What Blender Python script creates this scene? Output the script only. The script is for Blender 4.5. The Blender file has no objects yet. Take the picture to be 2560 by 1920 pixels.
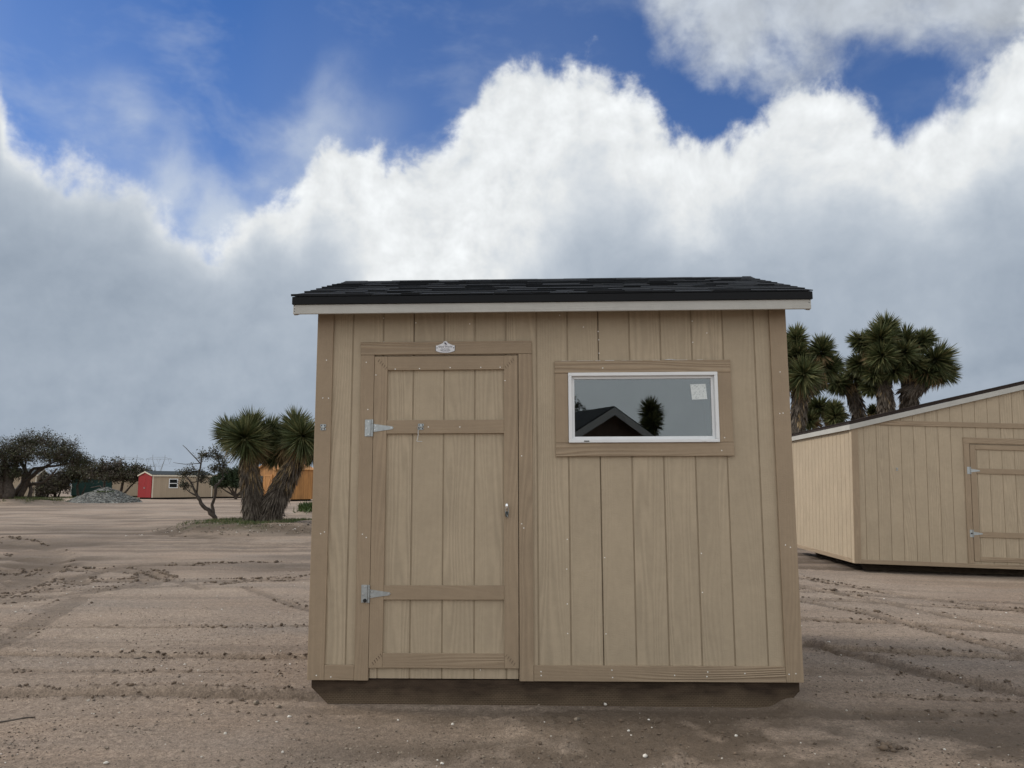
import bpy, math, random
import numpy as np
from mathutils import Vector, Matrix
R = math.radians
random.seed(7); rng = np.random.default_rng(7)
scene = bpy.context.scene
col = scene.collection

# ------------------------------------------------------------------ camera
CAM_H = 1.365; FPX = 1923.0; PITCH = math.atan(252/1923.0)
cam_d = bpy.data.cameras.new('camera'); cam = bpy.data.objects.new('camera', cam_d); col.objects.link(cam)
cam.location = (0, 0, CAM_H); cam.rotation_euler = (math.pi/2 + PITCH, 0, 0)
cam_d.sensor_width = 36; cam_d.lens = FPX/2560*36; cam_d.clip_end = 6000; cam_d.clip_start = 0.05
scene.camera = cam

def ray(px, py):
    a = (px-1280)/FPX; b = (960-py)/FPX; c, s = math.cos(PITCH), math.sin(PITCH)
    return Vector((a, c-b*s, s+b*c))
def at(px, py, Y):
    d = ray(px, py); return Vector((0, 0, CAM_H)) + d*(Y/d.y)

# ------------------------------------------------------------------ sky and sun
SUN_AZ, SUN_EL = R(-76), R(38)          # azimuth clockwise from +Y
world = bpy.data.worlds.new('World'); scene.world = world; world.use_nodes = True
def build_sky():
    nt = world.node_tree; N = nt.nodes; Lk = nt.links; N.clear()
    out = N.new('ShaderNodeOutputWorld'); bg = N.new('ShaderNodeBackground'); bg.inputs[1].default_value = 0.1
    Lk.new(bg.outputs[0], out.inputs[0])
    def setin(sock, v):
        if hasattr(v, 'is_linked') or isinstance(v, bpy.types.NodeSocket): Lk.new(v, sock)
        else: sock.default_value = v
    def M(op, a, b=0.0, c=0.0, clamp=False):
        n = N.new('ShaderNodeMath'); n.operation = op; n.use_clamp = clamp
        setin(n.inputs[0], a); setin(n.inputs[1], b); setin(n.inputs[2], c); return n.outputs[0]
    def MR(v, a, b, c=0.0, d=1.0, kind='SMOOTHSTEP'):
        n = N.new('ShaderNodeMapRange'); n.interpolation_type = kind
        setin(n.inputs[0], v); n.inputs[1].default_value = a; n.inputs[2].default_value = b; n.inputs[3].default_value = c; n.inputs[4].default_value = d
        return n.outputs[0]
    def noise(vec, scale, detail=6, rough=.55, dist=0.0):
        n = N.new('ShaderNodeTexNoise'); Lk.new(vec, n.inputs['Vector']); n.inputs['Scale'].default_value = scale
        n.inputs['Detail'].default_value = detail; n.inputs['Roughness'].default_value = rough; n.inputs['Distortion'].default_value = dist
        return n.outputs[0]
    def curve(v, pts, lo, hi, vmax):
        t = MR(v, lo, hi, 0, 1, 'LINEAR')
        n = N.new('ShaderNodeFloatCurve'); Lk.new(t, n.inputs[1]); c = n.mapping.curves[0]
        P = [((a-lo)/(hi-lo), h/vmax) for a, h in pts]
        c.points[0].location = P[0]; c.points[1].location = P[-1]
        for p in P[1:-1]: c.points.new(*p)
        for p in c.points: p.handle_type = 'AUTO_CLAMPED'
        n.mapping.update(); return M('MULTIPLY', n.outputs[0], vmax)
    def mixc(f, a, b):
        n = N.new('ShaderNodeMix'); n.data_type = 'RGBA'; setin(n.inputs[0], f); setin(n.inputs[6], a); setin(n.inputs[7], b); return n.outputs[2]
    tc = N.new('ShaderNodeTexCoord'); V = tc.outputs['Generated']
    sx = N.new('ShaderNodeSeparateXYZ'); Lk.new(V, sx.inputs[0]); X, Y, Z = sx.outputs
    az = M('MULTIPLY', M('ARCTAN2', X, Y), 180/math.pi)
    el = M('MULTIPLY', M('ARCSINE', Z), 180/math.pi)
    T = [(-60,30),(-46,29),(-38,27),(-35.3,24.6),(-34.4,22.4),(-32.5,21.7),(-29.8,21.2),(-27.5,20.4),(-25.9,18.9),(-23.7,16.9),(-22.2,16.3),(-20.8,16.9),(-19.6,18.3),(-18.6,20.0),(-17.2,21.0),(-16,21.4),(-14.4,23.2),(-9.9,23.3),(-6.3,23.8),(-3.2,25.8),(-1.6,28.2),(2.7,30.1),(6.5,29.4),(8.9,27.8),(11.3,26.3),(13.4,24.7),(16,24.5),(18.7,24.9),(22,25.4),(24.8,25.7),(26.8,24.7),(28.5,23.6),(30.5,24.4),(32.2,25.2),(35.4,26.5),(44,29),(60,31)]
    B = [(-60,66),(-30,62),(-8,52),(2,42),(8,36.5),(10.0,32.4),(11.5,30.6),(14.2,29.2),(16.2,27.6),(17.5,26.6),(20.5,26.4),(22.8,26.6),(27,26.9),(28.5,26.3),(31.2,25.2),(33,24.4),(35.4,24.4),(45,30),(60,36)]
    Tc = M('ADD', curve(az, T, -60, 60, 60), .9); Bc = curve(az, B, -60, 60, 90)
    side = MR(M('ABSOLUTE', az), 48, 85, 0, 1)                     # towards the back the deck closes over
    Tc = M('ADD', Tc, M('MULTIPLY', side, 75))
    # noises in direction space
    wv = N.new('ShaderNodeVectorMath'); wv.operation = 'ADD'
    wn = N.new('ShaderNodeTexNoise'); Lk.new(V, wn.inputs['Vector']); wn.inputs['Scale'].default_value = 6; wn.inputs['Detail'].default_value = 2
    ws = N.new('ShaderNodeVectorMath'); ws.operation = 'SCALE'; Lk.new(wn.outputs[1], ws.inputs[0]); ws.inputs[3].default_value = .05
    Lk.new(V, wv.inputs[0]); Lk.new(ws.outputs[0], wv.inputs[1]); VW = wv.outputs[0]
    nA = M('SUBTRACT', noise(VW, 9, 6, .52), .5)
    nB = M('SUBTRACT', noise(VW, 30, 5, .60), .5)
    nL = M('SUBTRACT', noise(V, 2.6, 3, .5), .5)
    # lower deck of cumulus
    hd = M('SUBTRACT', Tc, el)
    hN = M('ADD', hd, M('ADD', M('MULTIPLY', nA, 8.0), M('MULTIPLY', nB, 3.0)))
    soft = M('ADD', MR(az, -26, -12, 2.9, 2.0), MR(M('ABSOLUTE', M('SUBTRACT', az, 30)), 0, 6, 1.2, 0))
    a1 = M('DIVIDE', M('ADD', hN, .4), soft)
    n = N.new('ShaderNodeMapRange'); n.interpolation_type = 'SMOOTHERSTEP'; Lk.new(a1, n.inputs[0]); a1 = n.outputs[0]
    # upper deck
    bN = M('ADD', M('SUBTRACT', el, Bc), M('ADD', M('MULTIPLY', nA, 10.0), M('MULTIPLY', nB, 3.5)))
    a2 = M('MULTIPLY', MR(bN, -.6, 4.2), MR(M('ADD', nA, M('MULTIPLY', nL, .5)), -.42, -.02, .62, .98))
    # thin veil over the blue
    st = N.new('ShaderNodeMapping'); Lk.new(VW, st.inputs[0]); st.inputs['Scale'].default_value = (1.2, 1.2, 2.4)
    veil = M('ADD', M('MULTIPLY', MR(noise(st.outputs[0], 4.2, 5, .62), .48, .76, 0, 1), .20), MR(hd, -16, 0, 0.0, .10, 'LINEAR'))
    veil = M('ADD', veil, M('MULTIPLY', M('MULTIPLY', MR(az, -34, -22, 0, 1), MR(az, -6, -18, 0, 1)), M('MULTIPLY', MR(M('ADD', hd, M('MULTIPLY', nA, 8)), -7, 0, 0, .62), MR(nA, -.14, .12, .35, 1.0))))
    veil = M('MULTIPLY', veil, MR(az, 14, -24, .45, 1.25, 'LINEAR'))
    # shading of the lower deck: bright crown, grey base; crown thinner on the left
    k = MR(az, -25, -9, 2.9, 1.0); k = M('ADD', k, MR(az, 1, 15, 0, .50))
    dep = M('MULTIPLY', M('ADD', hd, M('ADD', M('MULTIPLY', nA, 6.0), M('MULTIPLY', nL, 10.0))), k); dep = M('ADD', dep, MR(az, -28, -15, 4.0, 0.0)); dep = M('SUBTRACT', dep, M('MULTIPLY', MR(M('ABSOLUTE', M('ADD', az, 4)), 0, 11, 6.5, 0), MR(hd, 4, 9)))
    shade = curve(dep, [(-2,.90),(1.5,.97),(4,1.0),(7,.95),(10,.80),(13,.66),(17,.56),(22,.52),(30,.50),(40,.49)], -2, 40, 1.0)
    # lit and shaded sides of the billows
    off = N.new('ShaderNodeVectorMath'); off.operation = 'ADD'; Lk.new(VW, off.inputs[0]); off.inputs[1].default_value = (-.014, 0, .016)
    bil = M('SUBTRACT', noise(VW, 15, 4, .6), noise(off.outputs[0], 15, 4, .6))
    shade = M('ADD', shade, M('MULTIPLY', bil, MR(dep, 0, 16, .75, .16)))
    shade = M('ADD', shade, M('MULTIPLY', nL, MR(dep, 9, 20, 0, .20)))
    shade = M('ADD', shade, M('MULTIPLY', M('SUBTRACT', noise(st.outputs[0], 6.0, 3, .5), .5), MR(dep, 9, 20, 0, .15)))
    shade = M('ADD', shade, M('MULTIPLY', side, .66))
    shade = M('MAXIMUM', shade, .40)
    grey = mixc(MR(shade, .35, .95, 0, 1, 'LINEAR'), (.76, .93, 1.16, 1), (.955, .985, 1.0, 1))
    def mulc(cx, v):
        m = N.new('ShaderNodeVectorMath'); m.operation = 'SCALE'; Lk.new(cx, m.inputs[0]); setin(m.inputs[3], v); return m.outputs[0]
    c1 = mulc(grey, M('MULTIPLY', shade, 8.0))
    s2 = M('ADD', M('ADD', MR(el, 36, 65, .66, .95), M('MULTIPLY', nL, .35)), M('MULTIPLY', bil, .45))
    c2 = mulc(mixc(.5, (.80, .92, 1.08, 1), (.95, .98, 1.02, 1)), M('MULTIPLY', s2, 8.4))
    sky = N.new('ShaderNodeTexSky'); sky.sky_type = 'NISHITA'; sky.sun_disc = False
    sky.sun_elevation = SUN_EL; sky.sun_rotation = SUN_AZ % (2*math.pi); sky.altitude = 900; sky.air_density = 1.0; sky.dust_density = .3; sky.ozone_density = 2.6
    blue = N.new('ShaderNodeMix'); blue.data_type = 'RGBA'; blue.blend_type = 'MULTIPLY'; blue.inputs[0].default_value = 1
    Lk.new(sky.outputs[0], blue.inputs[6]); blue.inputs[7].default_value = (.40, .66, 1.02, 1)
    base = mixc(veil, blue.outputs[2], (5.6, 6.2, 7.0, 1))
    c = mixc(a2, base, c2)
    c = mixc(a1, c, c1)
    Lk.new(c, bg.inputs[0])
build_sky()
world.cycles.sampling_method = 'MANUAL'; world.cycles.sample_map_resolution = 512
sun_d = bpy.data.lights.new('sun', 'SUN'); sun = bpy.data.objects.new('sun', sun_d); col.objects.link(sun)
sun_d.energy = 1.75; sun_d.angle = R(12); sun_d.color = (1.0, .93, .82)
sdir = Vector((math.sin(SUN_AZ)*math.cos(SUN_EL), math.cos(SUN_AZ)*math.cos(SUN_EL), math.sin(SUN_EL)))
sun.rotation_euler = sdir.to_track_quat('Z', 'Y').to_euler(); sun.location = sdir*30
scene.view_settings.view_transform = 'Standard'; scene.view_settings.look = 'None'
scene.view_settings.gamma = 1; scene.view_settings.use_curve_mapping = False; scene.view_settings.exposure = 0.12
scene.render.engine = 'CYCLES'
scene.cycles.max_bounces = 5; scene.cycles.diffuse_bounces = 3; scene.cycles.glossy_bounces = 3; scene.cycles.transparent_max_bounces = 12

# ------------------------------------------------------------------ materials
class Mat:
    """small helper round a principled material"""
    def __init__(s, name, rough=.6, metal=0.0, spec=.4):
        s.m = bpy.data.materials.new(name); s.m.use_nodes = True; nt = s.m.node_tree; s.N = nt.nodes; s.L = nt.links
        s.p = s.N['Principled BSDF']; s.p.inputs['Roughness'].default_value = rough; s.p.inputs['Metallic'].default_value = metal
        s.p.inputs['Specular IOR Level'].default_value = spec
        s.tc = s.N.new('ShaderNodeTexCoord'); s.oi = None
    def put(s, sock, v):
        if isinstance(v, bpy.types.NodeSocket): s.L.new(v, sock)
        else: sock.default_value = v
    def math(s, op, a, b=0.0, c=0.0, clamp=False):
        n = s.N.new('ShaderNodeMath'); n.operation = op; n.use_clamp = clamp
        s.put(n.inputs[0], a); s.put(n.inputs[1], b); s.put(n.inputs[2], c); return n.outputs[0]
    def rnd(s):
        if not s.oi: s.oi = s.N.new('ShaderNodeObjectInfo')
        return s.oi.outputs['Random']
    def coords(s, scale=(1, 1, 1), rnd=0.0):
        mp = s.N.new('ShaderNodeMapping'); s.L.new(s.tc.outputs['Object'], mp.inputs[0]); mp.inputs['Scale'].default_value = scale
        if rnd:
            cx = s.N.new('ShaderNodeCombineXYZ')
            for i, k in enumerate((1.0, 1.7, 2.3)): s.L.new(s.math('MULTIPLY', s.rnd(), rnd*k), cx.inputs[i])
            s.L.new(cx.outputs[0], mp.inputs['Location'])
        return mp.outputs[0]
    def noise(s, vec, scale, detail=4, rough=.55, dist=0.0):
        n = s.N.new('ShaderNodeTexNoise'); s.L.new(vec, n.inputs['Vector']); n.inputs['Scale'].default_value = scale
        n.inputs['Detail'].default_value = detail; n.inputs['Roughness'].default_value = rough; n.inputs['Distortion'].default_value = dist
        return n.outputs[0]
    def voro(s, vec, scale, out=0, feature='F1'):
        n = s.N.new('ShaderNodeTexVoronoi'); n.feature = feature; s.L.new(vec, n.inputs['Vector']); n.inputs['Scale'].default_value = scale
        return n.outputs[out]
    def mr(s, v, a, b, c=0.0, d=1.0):
        n = s.N.new('ShaderNodeMapRange'); s.put(n.inputs[0], v); n.inputs[1].default_value = a; n.inputs[2].default_value = b
        n.inputs[3].default_value = c; n.inputs[4].default_value = d; return n.outputs[0]
    def mix(s, f, a, b, kind='MIX'):
        n = s.N.new('ShaderNodeMix'); n.data_type = 'RGBA'; n.blend_type = kind
        a = (*a, 1) if isinstance(a, tuple) and len(a) == 3 else a; b = (*b, 1) if isinstance(b, tuple) and len(b) == 3 else b
        s.put(n.inputs[0], f); s.put(n.inputs[6], a); s.put(n.inputs[7], b); return n.outputs[2]
    def scale(s, c, v):
        n = s.N.new('ShaderNodeVectorMath'); n.operation = 'SCALE'; s.put(n.inputs[0], c); s.put(n.inputs[3], v); return n.outputs[0]
    def color(s, c): s.put(s.p.inputs['Base Color'], (*c, 1) if isinstance(c, tuple) and len(c) == 3 else c); return s
    def bump(s, h, strength=.4, dist=.01):
        b = s.N.new('ShaderNodeBump'); b.inputs['Strength'].default_value = strength; b.inputs['Distance'].default_value = dist
        s.L.new(h, b.inputs['Height']); s.L.new(b.outputs[0], s.p.inputs['Normal']); return s

def plain(name, c, rough=.6, metal=0.0, var=.12, vs=8.0, rnd=0.0, spec=.4):
    m = Mat(name, rough, metal, spec); v = m.coords(rnd=rnd)
    f = m.mr(m.noise(v, vs, 5), .3, .7, 1-var, 1+var)
    if rnd: f = m.math('MULTIPLY', f, m.mr(m.rnd(), 0, 1, 1-var, 1+var))
    m.color(m.scale((*c,), f) if False else m.mix(1.0, c, m_comb(m, f), 'MULTIPLY')); return m.m
def m_comb(m, f):
    n = m.N.new('ShaderNodeCombineColor')
    for i in range(3): m.L.new(f, n.inputs[i])
    return n.outputs[0]

def wood_paint(name, c, axis='v', grain=1.0, k=1.0):
    """painted engineered-wood siding with embossed cedar grain; axis = direction of the grain"""
    m = Mat(name, .62, 0, .3)
    # grain coords: a = across, l = along
    sc = {'v': (1, 1, .085), 'h': (.085, 1, 1), 'd': (1, .085, 1)}[axis]
    v = m.coords(sc, rnd=9.0); v0 = m.coords(rnd=9.0)
    sep = m.N.new('ShaderNodeSeparateXYZ'); m.L.new(v, sep.inputs[0])
    across = {'v': m.math('ADD', sep.outputs[0], sep.outputs[1]), 'h': sep.outputs[2], 'd': sep.outputs[2]}[axis]
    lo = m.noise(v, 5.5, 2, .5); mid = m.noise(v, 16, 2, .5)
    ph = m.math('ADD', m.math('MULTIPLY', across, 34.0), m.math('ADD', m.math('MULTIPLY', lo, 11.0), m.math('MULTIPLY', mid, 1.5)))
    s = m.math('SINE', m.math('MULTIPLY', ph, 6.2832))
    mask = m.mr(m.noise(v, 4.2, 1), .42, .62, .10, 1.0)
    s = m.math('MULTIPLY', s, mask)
    fine = m.noise(m.coords({'v': (1, 1, .05), 'h': (.05, 1, 1), 'd': (1, .05, 1)}[axis], rnd=5.0), 260, 2, .6)
    saw = m.noise(m.coords({'v': (.35, .35, 1.6), 'h': (1.6, 1, .35), 'd': (1, 1.6, .35)}[axis], rnd=5.0), 120, 3, .6)
    h = m.math('ADD', m.math('MULTIPLY', s, .35*grain), m.math('ADD', m.math('MULTIPLY', fine, .35), m.math('MULTIPLY', saw, .75)))
    m.bump(h, .8, .0024)
    blot_shade = m.mr(m.noise(v0, 2.3, 5, .6), .3, .7, .93, 1.07)
    blot_shade = m.math('MULTIPLY', blot_shade, m.mr(m.noise(v0, 22, 4, .65), .3, .7, .965, 1.035))
    blot_shade = m.math('MULTIPLY', blot_shade, m.mr(m.rnd(), 0, 1, .982, 1.018))
    blot_shade = m.math('MULTIPLY', blot_shade, m.mr(s, -1, 1, 1-.07*grain, 1+.05*grain))  # shade of the embossed grain lines put into the paint colour
    # paint colour times blotches and painted grain shade
    m.color(m.mix(1.0, c, m_comb(m, blot_shade), 'MULTIPLY')); return m.m

TAN = (.432, .350, .250); TRIM = (.335, .254, .174)
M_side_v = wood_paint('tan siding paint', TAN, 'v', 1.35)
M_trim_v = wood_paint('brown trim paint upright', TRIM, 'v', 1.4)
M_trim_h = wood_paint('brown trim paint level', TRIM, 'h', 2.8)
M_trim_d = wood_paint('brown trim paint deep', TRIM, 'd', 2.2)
M_back = plain('shaded groove paint', (.35, .28, .195), .7)  # siding paint darkened to stand for the shade inside the grooves
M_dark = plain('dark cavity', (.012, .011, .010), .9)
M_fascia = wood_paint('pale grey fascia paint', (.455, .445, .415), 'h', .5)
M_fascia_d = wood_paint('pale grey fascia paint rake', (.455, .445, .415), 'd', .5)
M_drip = plain('black drip edge', (.005, .0055, .007), .55, spec=.2)
M_vinyl = plain('white vinyl', (.78, .79, .80), .35, var=.03)
M_zinc = plain('galvanised steel', (.42, .45, .46), .42, .75, .15, 40)
M_screw = plain('bright screw', (.62, .64, .64), .3, .85, .1)
M_chrome = plain('chrome', (.86, .87, .88), .12, 1.0, .03)
M_black = plain('black rubber', (.012, .012, .012), .5)
M_nail = plain('white nail head', (.85, .83, .78), .4, var=.02)
M_stitch = plain('dark staple slot', (.10, .07, .045), .8)
M_ink = plain('dark ink', (.03, .02, .05), .5)
M_plate = plain('white enamel plate', (.74, .74, .77), .3, var=.04)
M_rim = plain('dark plate rim', (.05, .06, .06), .4)
M_cord = plain('pale cord', (.45, .36, .25), .8)

def shingle_mat(name, c):
    m = Mat(name, .85, 0, .25); v = m.coords(rnd=6.0)
    g = m.mr(m.noise(v, 420, 2, .7), .3, .7, .45, 1.6); r = m.mr(m.rnd(), 0, 1, .70, 1.35); b = m.mr(m.noise(v, 6, 4), .3, .7, .8, 1.2)
    m.color(m.mix(1.0, c, m_comb(m, m.math('MULTIPLY', g, m.math('MULTIPLY', r, b))), 'MULTIPLY'))
    m.bump(m.noise(v, 300, 2, .7), .5, .003); return m.m
M_shingle = shingle_mat('charcoal asphalt shingle', (.014, .016, .019))
M_shingle_b = shingle_mat('dark brown asphalt shingle', (.035, .026, .023))

def paper_mat():
    m = Mat('printed paper', .6); v = m.coords((1, 1, 1.6)); f = m.mr(m.noise(v, 95, 4, .7), .52, .62, 0, .75)
    m.color(m.mix(f, (.70, .74, .74), (.34, .38, .39))); return m.m
M_paper = paper_mat()
def glass_mat():
    m = Mat('window glass'); N, L = m.N, m.L
    fr = N.new('ShaderNodeFresnel'); fr.inputs[0].default_value = 2.25
    tr = N.new('ShaderNodeBsdfTransparent'); tr.inputs[0].default_value = (.55, .60, .60, 1)
    gl = N.new('ShaderNodeBsdfGlossy'); gl.inputs['Roughness'].default_value = .004; gl.inputs[0].default_value = (.92, .97, 1, 1)
    mx = N.new('ShaderNodeMixShader'); L.new(fr.outputs[0], mx.inputs[0]); L.new(tr.outputs[0], mx.inputs[1]); L.new(gl.outputs[0], mx.inputs[2])
    df = N.new('ShaderNodeBsdfDiffuse'); df.inputs[0].default_value = (.42, .40, .36, 1)
    v = m.coords(); d = m.mr(m.voro(v, 60), .10, .03, 0, 1); d = m.math('MULTIPLY', d, m.mr(m.noise(v, 7, 3), .5, .66, 0, .5))
    mx2 = N.new('ShaderNodeMixShader'); L.new(d, mx2.inputs[0]); L.new(mx.outputs[0], mx2.inputs[1]); L.new(df.outputs[0], mx2.inputs[2])
    L.new(mx2.outputs[0], N['Material Output'].inputs[0]); return m.m
M_glass = glass_mat()
def skid_mat():
    m = Mat('weathered treated timber', .85, 0, .2); v = m.coords((.25, 1, 1)); v0 = m.coords()
    n = m.noise(v, 22, 5, .6); sep = m.N.new('ShaderNodeSeparateXYZ'); m.L.new(v0, sep.inputs[0])
    brick = m.N.new('ShaderNodeTexBrick'); m.L.new(m.coords((1, 1, 1)), brick.inputs[0])
    # incising marks in staggered rows
    cx = m.N.new('ShaderNodeCombineXYZ'); m.L.new(sep.outputs[0], cx.inputs[0]); m.L.new(sep.outputs[2], cx.inputs[1]); m.L.new(cx.outputs[0], brick.inputs[0])
    brick.inputs['Scale'].default_value = 1; brick.inputs['Brick Width'].default_value = .022; brick.inputs['Row Height'].default_value = .011; brick.inputs['Mortar Size'].default_value = .0026; brick.inputs['Mortar Smooth'].default_value = .4
    dirt = m.math('ADD', m.math('MULTIPLY', m.mr(sep.outputs[2], .12, .0, 0, 1), 1.1), m.math('MULTIPLY', m.math('SUBTRACT', m.noise(v0, 7, 4), .5), 1.6))
    dirt = m.mr(dirt, .1, 1.0, 0, 1)
    c = m.mix(m.mr(n, .35, .65), (.038, .026, .018), (.078, .054, .037))
    c = m.mix(m.math('MULTIPLY', dirt, m.mr(brick.outputs['Fac'], 0, 1, .35, .85)), c, (.16, .118, .078))
    m.color(c); m.bump(m.math('SUBTRACT', n, m.math('MULTIPLY', brick.outputs['Fac'], .6)), .6, .004); return m.m
M_skid = skid_mat()

# ------------------------------------------------------------------ mesh helpers
class MB:
    def __init__(s): s.v = []; s.f = []
    def add(s, vs, fs):
        o = len(s.v); s.v += [tuple(p) for p in vs]; s.f += [tuple(i+o for i in f) for f in fs]; return s
    def box(s, x0, x1, y0, y1, z0, z1, c=0.0):
        if c <= 0:
            vs = [(x0,y0,z0),(x1,y0,z0),(x1,y1,z0),(x0,y1,z0),(x0,y0,z1),(x1,y0,z1),(x1,y1,z1),(x0,y1,z1)]
            return s.add(vs, [(3,2,1,0),(4,5,6,7),(0,1,5,4),(1,2,6,5),(2,3,7,6),(3,0,4,7)])
        mid = Vector(((x0+x1)/2,(y0+y1)/2,(z0+z1)/2)); lo = (x0,y0,z0); hi = (x1,y1,z1); vs = []; idx = {}
        for a in (0,1):
            for b in (0,1):
                for d in (0,1):
                    sg = (a,b,d)
                    for ax in range(3):
                        p = [(hi if sg[i] else lo)[i] - (0 if i == ax else (c if sg[i] else -c)) for i in range(3)]
                        idx[(sg,ax)] = len(vs); vs.append(p)
        fs = []
        for ax in range(3):
            o = [i for i in range(3) if i != ax]
            for sgn in (0,1):
                q = []
                for e0, e1 in ((0,0),(1,0),(1,1),(0,1)):
                    sg = [0,0,0]; sg[ax] = sgn; sg[o[0]] = e0; sg[o[1]] = e1; q.append(idx[(tuple(sg),ax)])
                fs.append(q)
        for ax in range(3):
            a, b = [i for i in range(3) if i != ax]
            for sa in (0,1):
                for sb in (0,1):
                    def sgn(t):
                        g = [0,0,0]; g[ax] = t; g[a] = sa; g[b] = sb; return tuple(g)
                    fs.append([idx[(sgn(0),a)], idx[(sgn(1),a)], idx[(sgn(1),b)], idx[(sgn(0),b)]])
        for a in (0,1):
            for b in (0,1):
                for d in (0,1): fs.append([idx[((a,b,d),0)], idx[((a,b,d),1)], idx[((a,b,d),2)]])
        out = []
        for f in fs:
            P = [Vector(vs[i]) for i in f]; nrm = (P[1]-P[0]).cross(P[2]-P[0]); cen = sum(P, Vector())/len(P)
            out.append(f if nrm.dot(cen-mid) > 0 else f[::-1])
        return s.add(vs, out)
    def prism(s, poly, y0, y1):
        """poly of (x, z), counter-clockwise seen from -y; extruded y0..y1"""
        n = len(poly); vs = [(x, y0, z) for x, z in poly] + [(x, y1, z) for x, z in poly]
        fs = [tuple(range(n)), tuple(range(2*n-1, n-1, -1))] + [(i, n+i, n+(i+1) % n, (i+1) % n) for i in range(n)]
        return s.add(vs, fs)
    def tube(s, pts, rad, n=8, cap=True):
        pts = [Vector(p) for p in pts]; rad = rad if isinstance(rad, (list, tuple)) else [rad]*len(pts)
        vs = []; fs = []; up = Vector((0,0,1)); prev = None
        for i, p in enumerate(pts):
            t = (pts[min(i+1,len(pts)-1)] - pts[max(i-1,0)]).normalized()
            if prev is None: u = t.orthogonal().normalized()
            else: u = (prev - t*prev.dot(t)); u = u.normalized() if u.length > 1e-6 else t.orthogonal().normalized()
            prev = u; w = t.cross(u)
            for k in range(n):
                a = 2*math.pi*k/n; vs.append(p + (u*math.cos(a)+w*math.sin(a))*rad[i])
        for i in range(len(pts)-1):
            for k in range(n): fs.append((i*n+k, i*n+(k+1) % n, (i+1)*n+(k+1) % n, (i+1)*n+k))
        if cap: fs.append(tuple(range(n-1,-1,-1))); fs.append(tuple(range((len(pts)-1)*n, len(pts)*n)))
        return s.add(vs, fs)
    def disc(s, x, y, z, r, t=.003, n=8, dome=0.0):
        """small round head facing -y"""
        vs = [(x+r*math.cos(2*math.pi*k/n), y, z+r*math.sin(2*math.pi*k/n)) for k in range(n)] + [(x+r*.8*math.cos(2*math.pi*k/n), y-t, z+r*.8*math.sin(2*math.pi*k/n)) for k in range(n)]
        fs = [(k, (k+1) % n, n+(k+1) % n, n+k) for k in range(n)] + [tuple(range(n, 2*n))]
        return s.add(vs, fs)
    def build(s, name, mat, parent=None, loc=(0,0,0), rot=(0,0,0), smooth=False):
        me = bpy.data.meshes.new(name); me.from_pydata(s.v, [], s.f); me.update()
        if smooth: me.polygons.foreach_set('use_smooth', [True]*len(me.polygons))
        return link(name, me, mat, parent, loc, rot)
def link(name, me, mat, parent=None, loc=(0,0,0), rot=(0,0,0)):
    o = bpy.data.objects.new(name, me); col.objects.link(o)
    for m in (mat if isinstance(mat, (list, tuple)) else [mat]):
        if m is not None and len(me.materials) < 8 and m.name not in [q.name for q in me.materials if q]: me.materials.append(m)
    o.parent = parent; o.location = loc; o.rotation_euler = rot; return o
def np_mesh(name, V, F, mats, midx=None, smooth=False, parent=None, loc=(0,0,0)):
    """V (n,3), F (m,k) arrays"""
    V = np.asarray(V, np.float32); F = np.asarray(F, np.int32); me = bpy.data.meshes.new(name); k = F.shape[1]
    me.vertices.add(len(V)); me.vertices.foreach_set('co', V.ravel()); me.loops.add(F.size); me.loops.foreach_set('vertex_index', F.ravel())
    me.polygons.add(len(F)); me.polygons.foreach_set('loop_start', np.arange(0, F.size, k, dtype=np.int32))
    for m in mats: me.materials.append(m)
    if midx is not None: me.polygons.foreach_set('material_index', np.asarray(midx, np.int32))
    if smooth: me.polygons.foreach_set('use_smooth', np.ones(len(F), bool))
    me.update(calc_edges=True); me.validate()
    o = bpy.data.objects.new(name, me); col.objects.link(o); o.parent = parent; o.location = loc; return o
def thing(name, label, cat, loc=(0,0,0), rot=(0,0,0), group=None):
    o = bpy.data.objects.new(name, None); col.objects.link(o); o.location = loc; o.rotation_euler = rot; return tag(o, label, cat, group)
def tag(o, label, cat, group=None):
    o['label'] = label; o['category'] = cat
    if group: o['group'] = group
    return o
def kind(o, k): o['kind'] = k; return o
def bx(name, mat, parent, x0, x1, y0, y1, z0, z1, c=.0015): return MB().box(x0,x1,y0,y1,z0,z1,c).build(name, mat, parent)

# ------------------------------------------------------------------ numpy noise
def vnoise(x, y, seed):
    xi = np.floor(x).astype(np.int64); yi = np.floor(y).astype(np.int64); xf = x-xi; yf = y-yi
    def h(a, b):
        n = (a*374761393 + b*668265263 + seed*1274126177) & 0xffffffff
        n = ((n ^ (n >> 13))*1274126177) & 0xffffffff
        return ((n ^ (n >> 16)) & 0xffff)/65535.0
    u = xf*xf*(3-2*xf); v = yf*yf*(3-2*yf)
    return (h(xi,yi)*(1-u)+h(xi+1,yi)*u)*(1-v)+(h(xi,yi+1)*(1-u)+h(xi+1,yi+1)*u)*v - .5
def fbm(x, y, sc, oct=4, seed=1, rough=.5):
    t = 0; a = 1.0
    for i in range(oct): t = t + a*vnoise(x*sc+17.3*i, y*sc-9.1*i, seed+i); sc *= 2.03; a *= rough
    return t
def sstep(v, a, b): t = np.clip((v-a)/(b-a), 0, 1); return t*t*(3-2*t)

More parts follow.
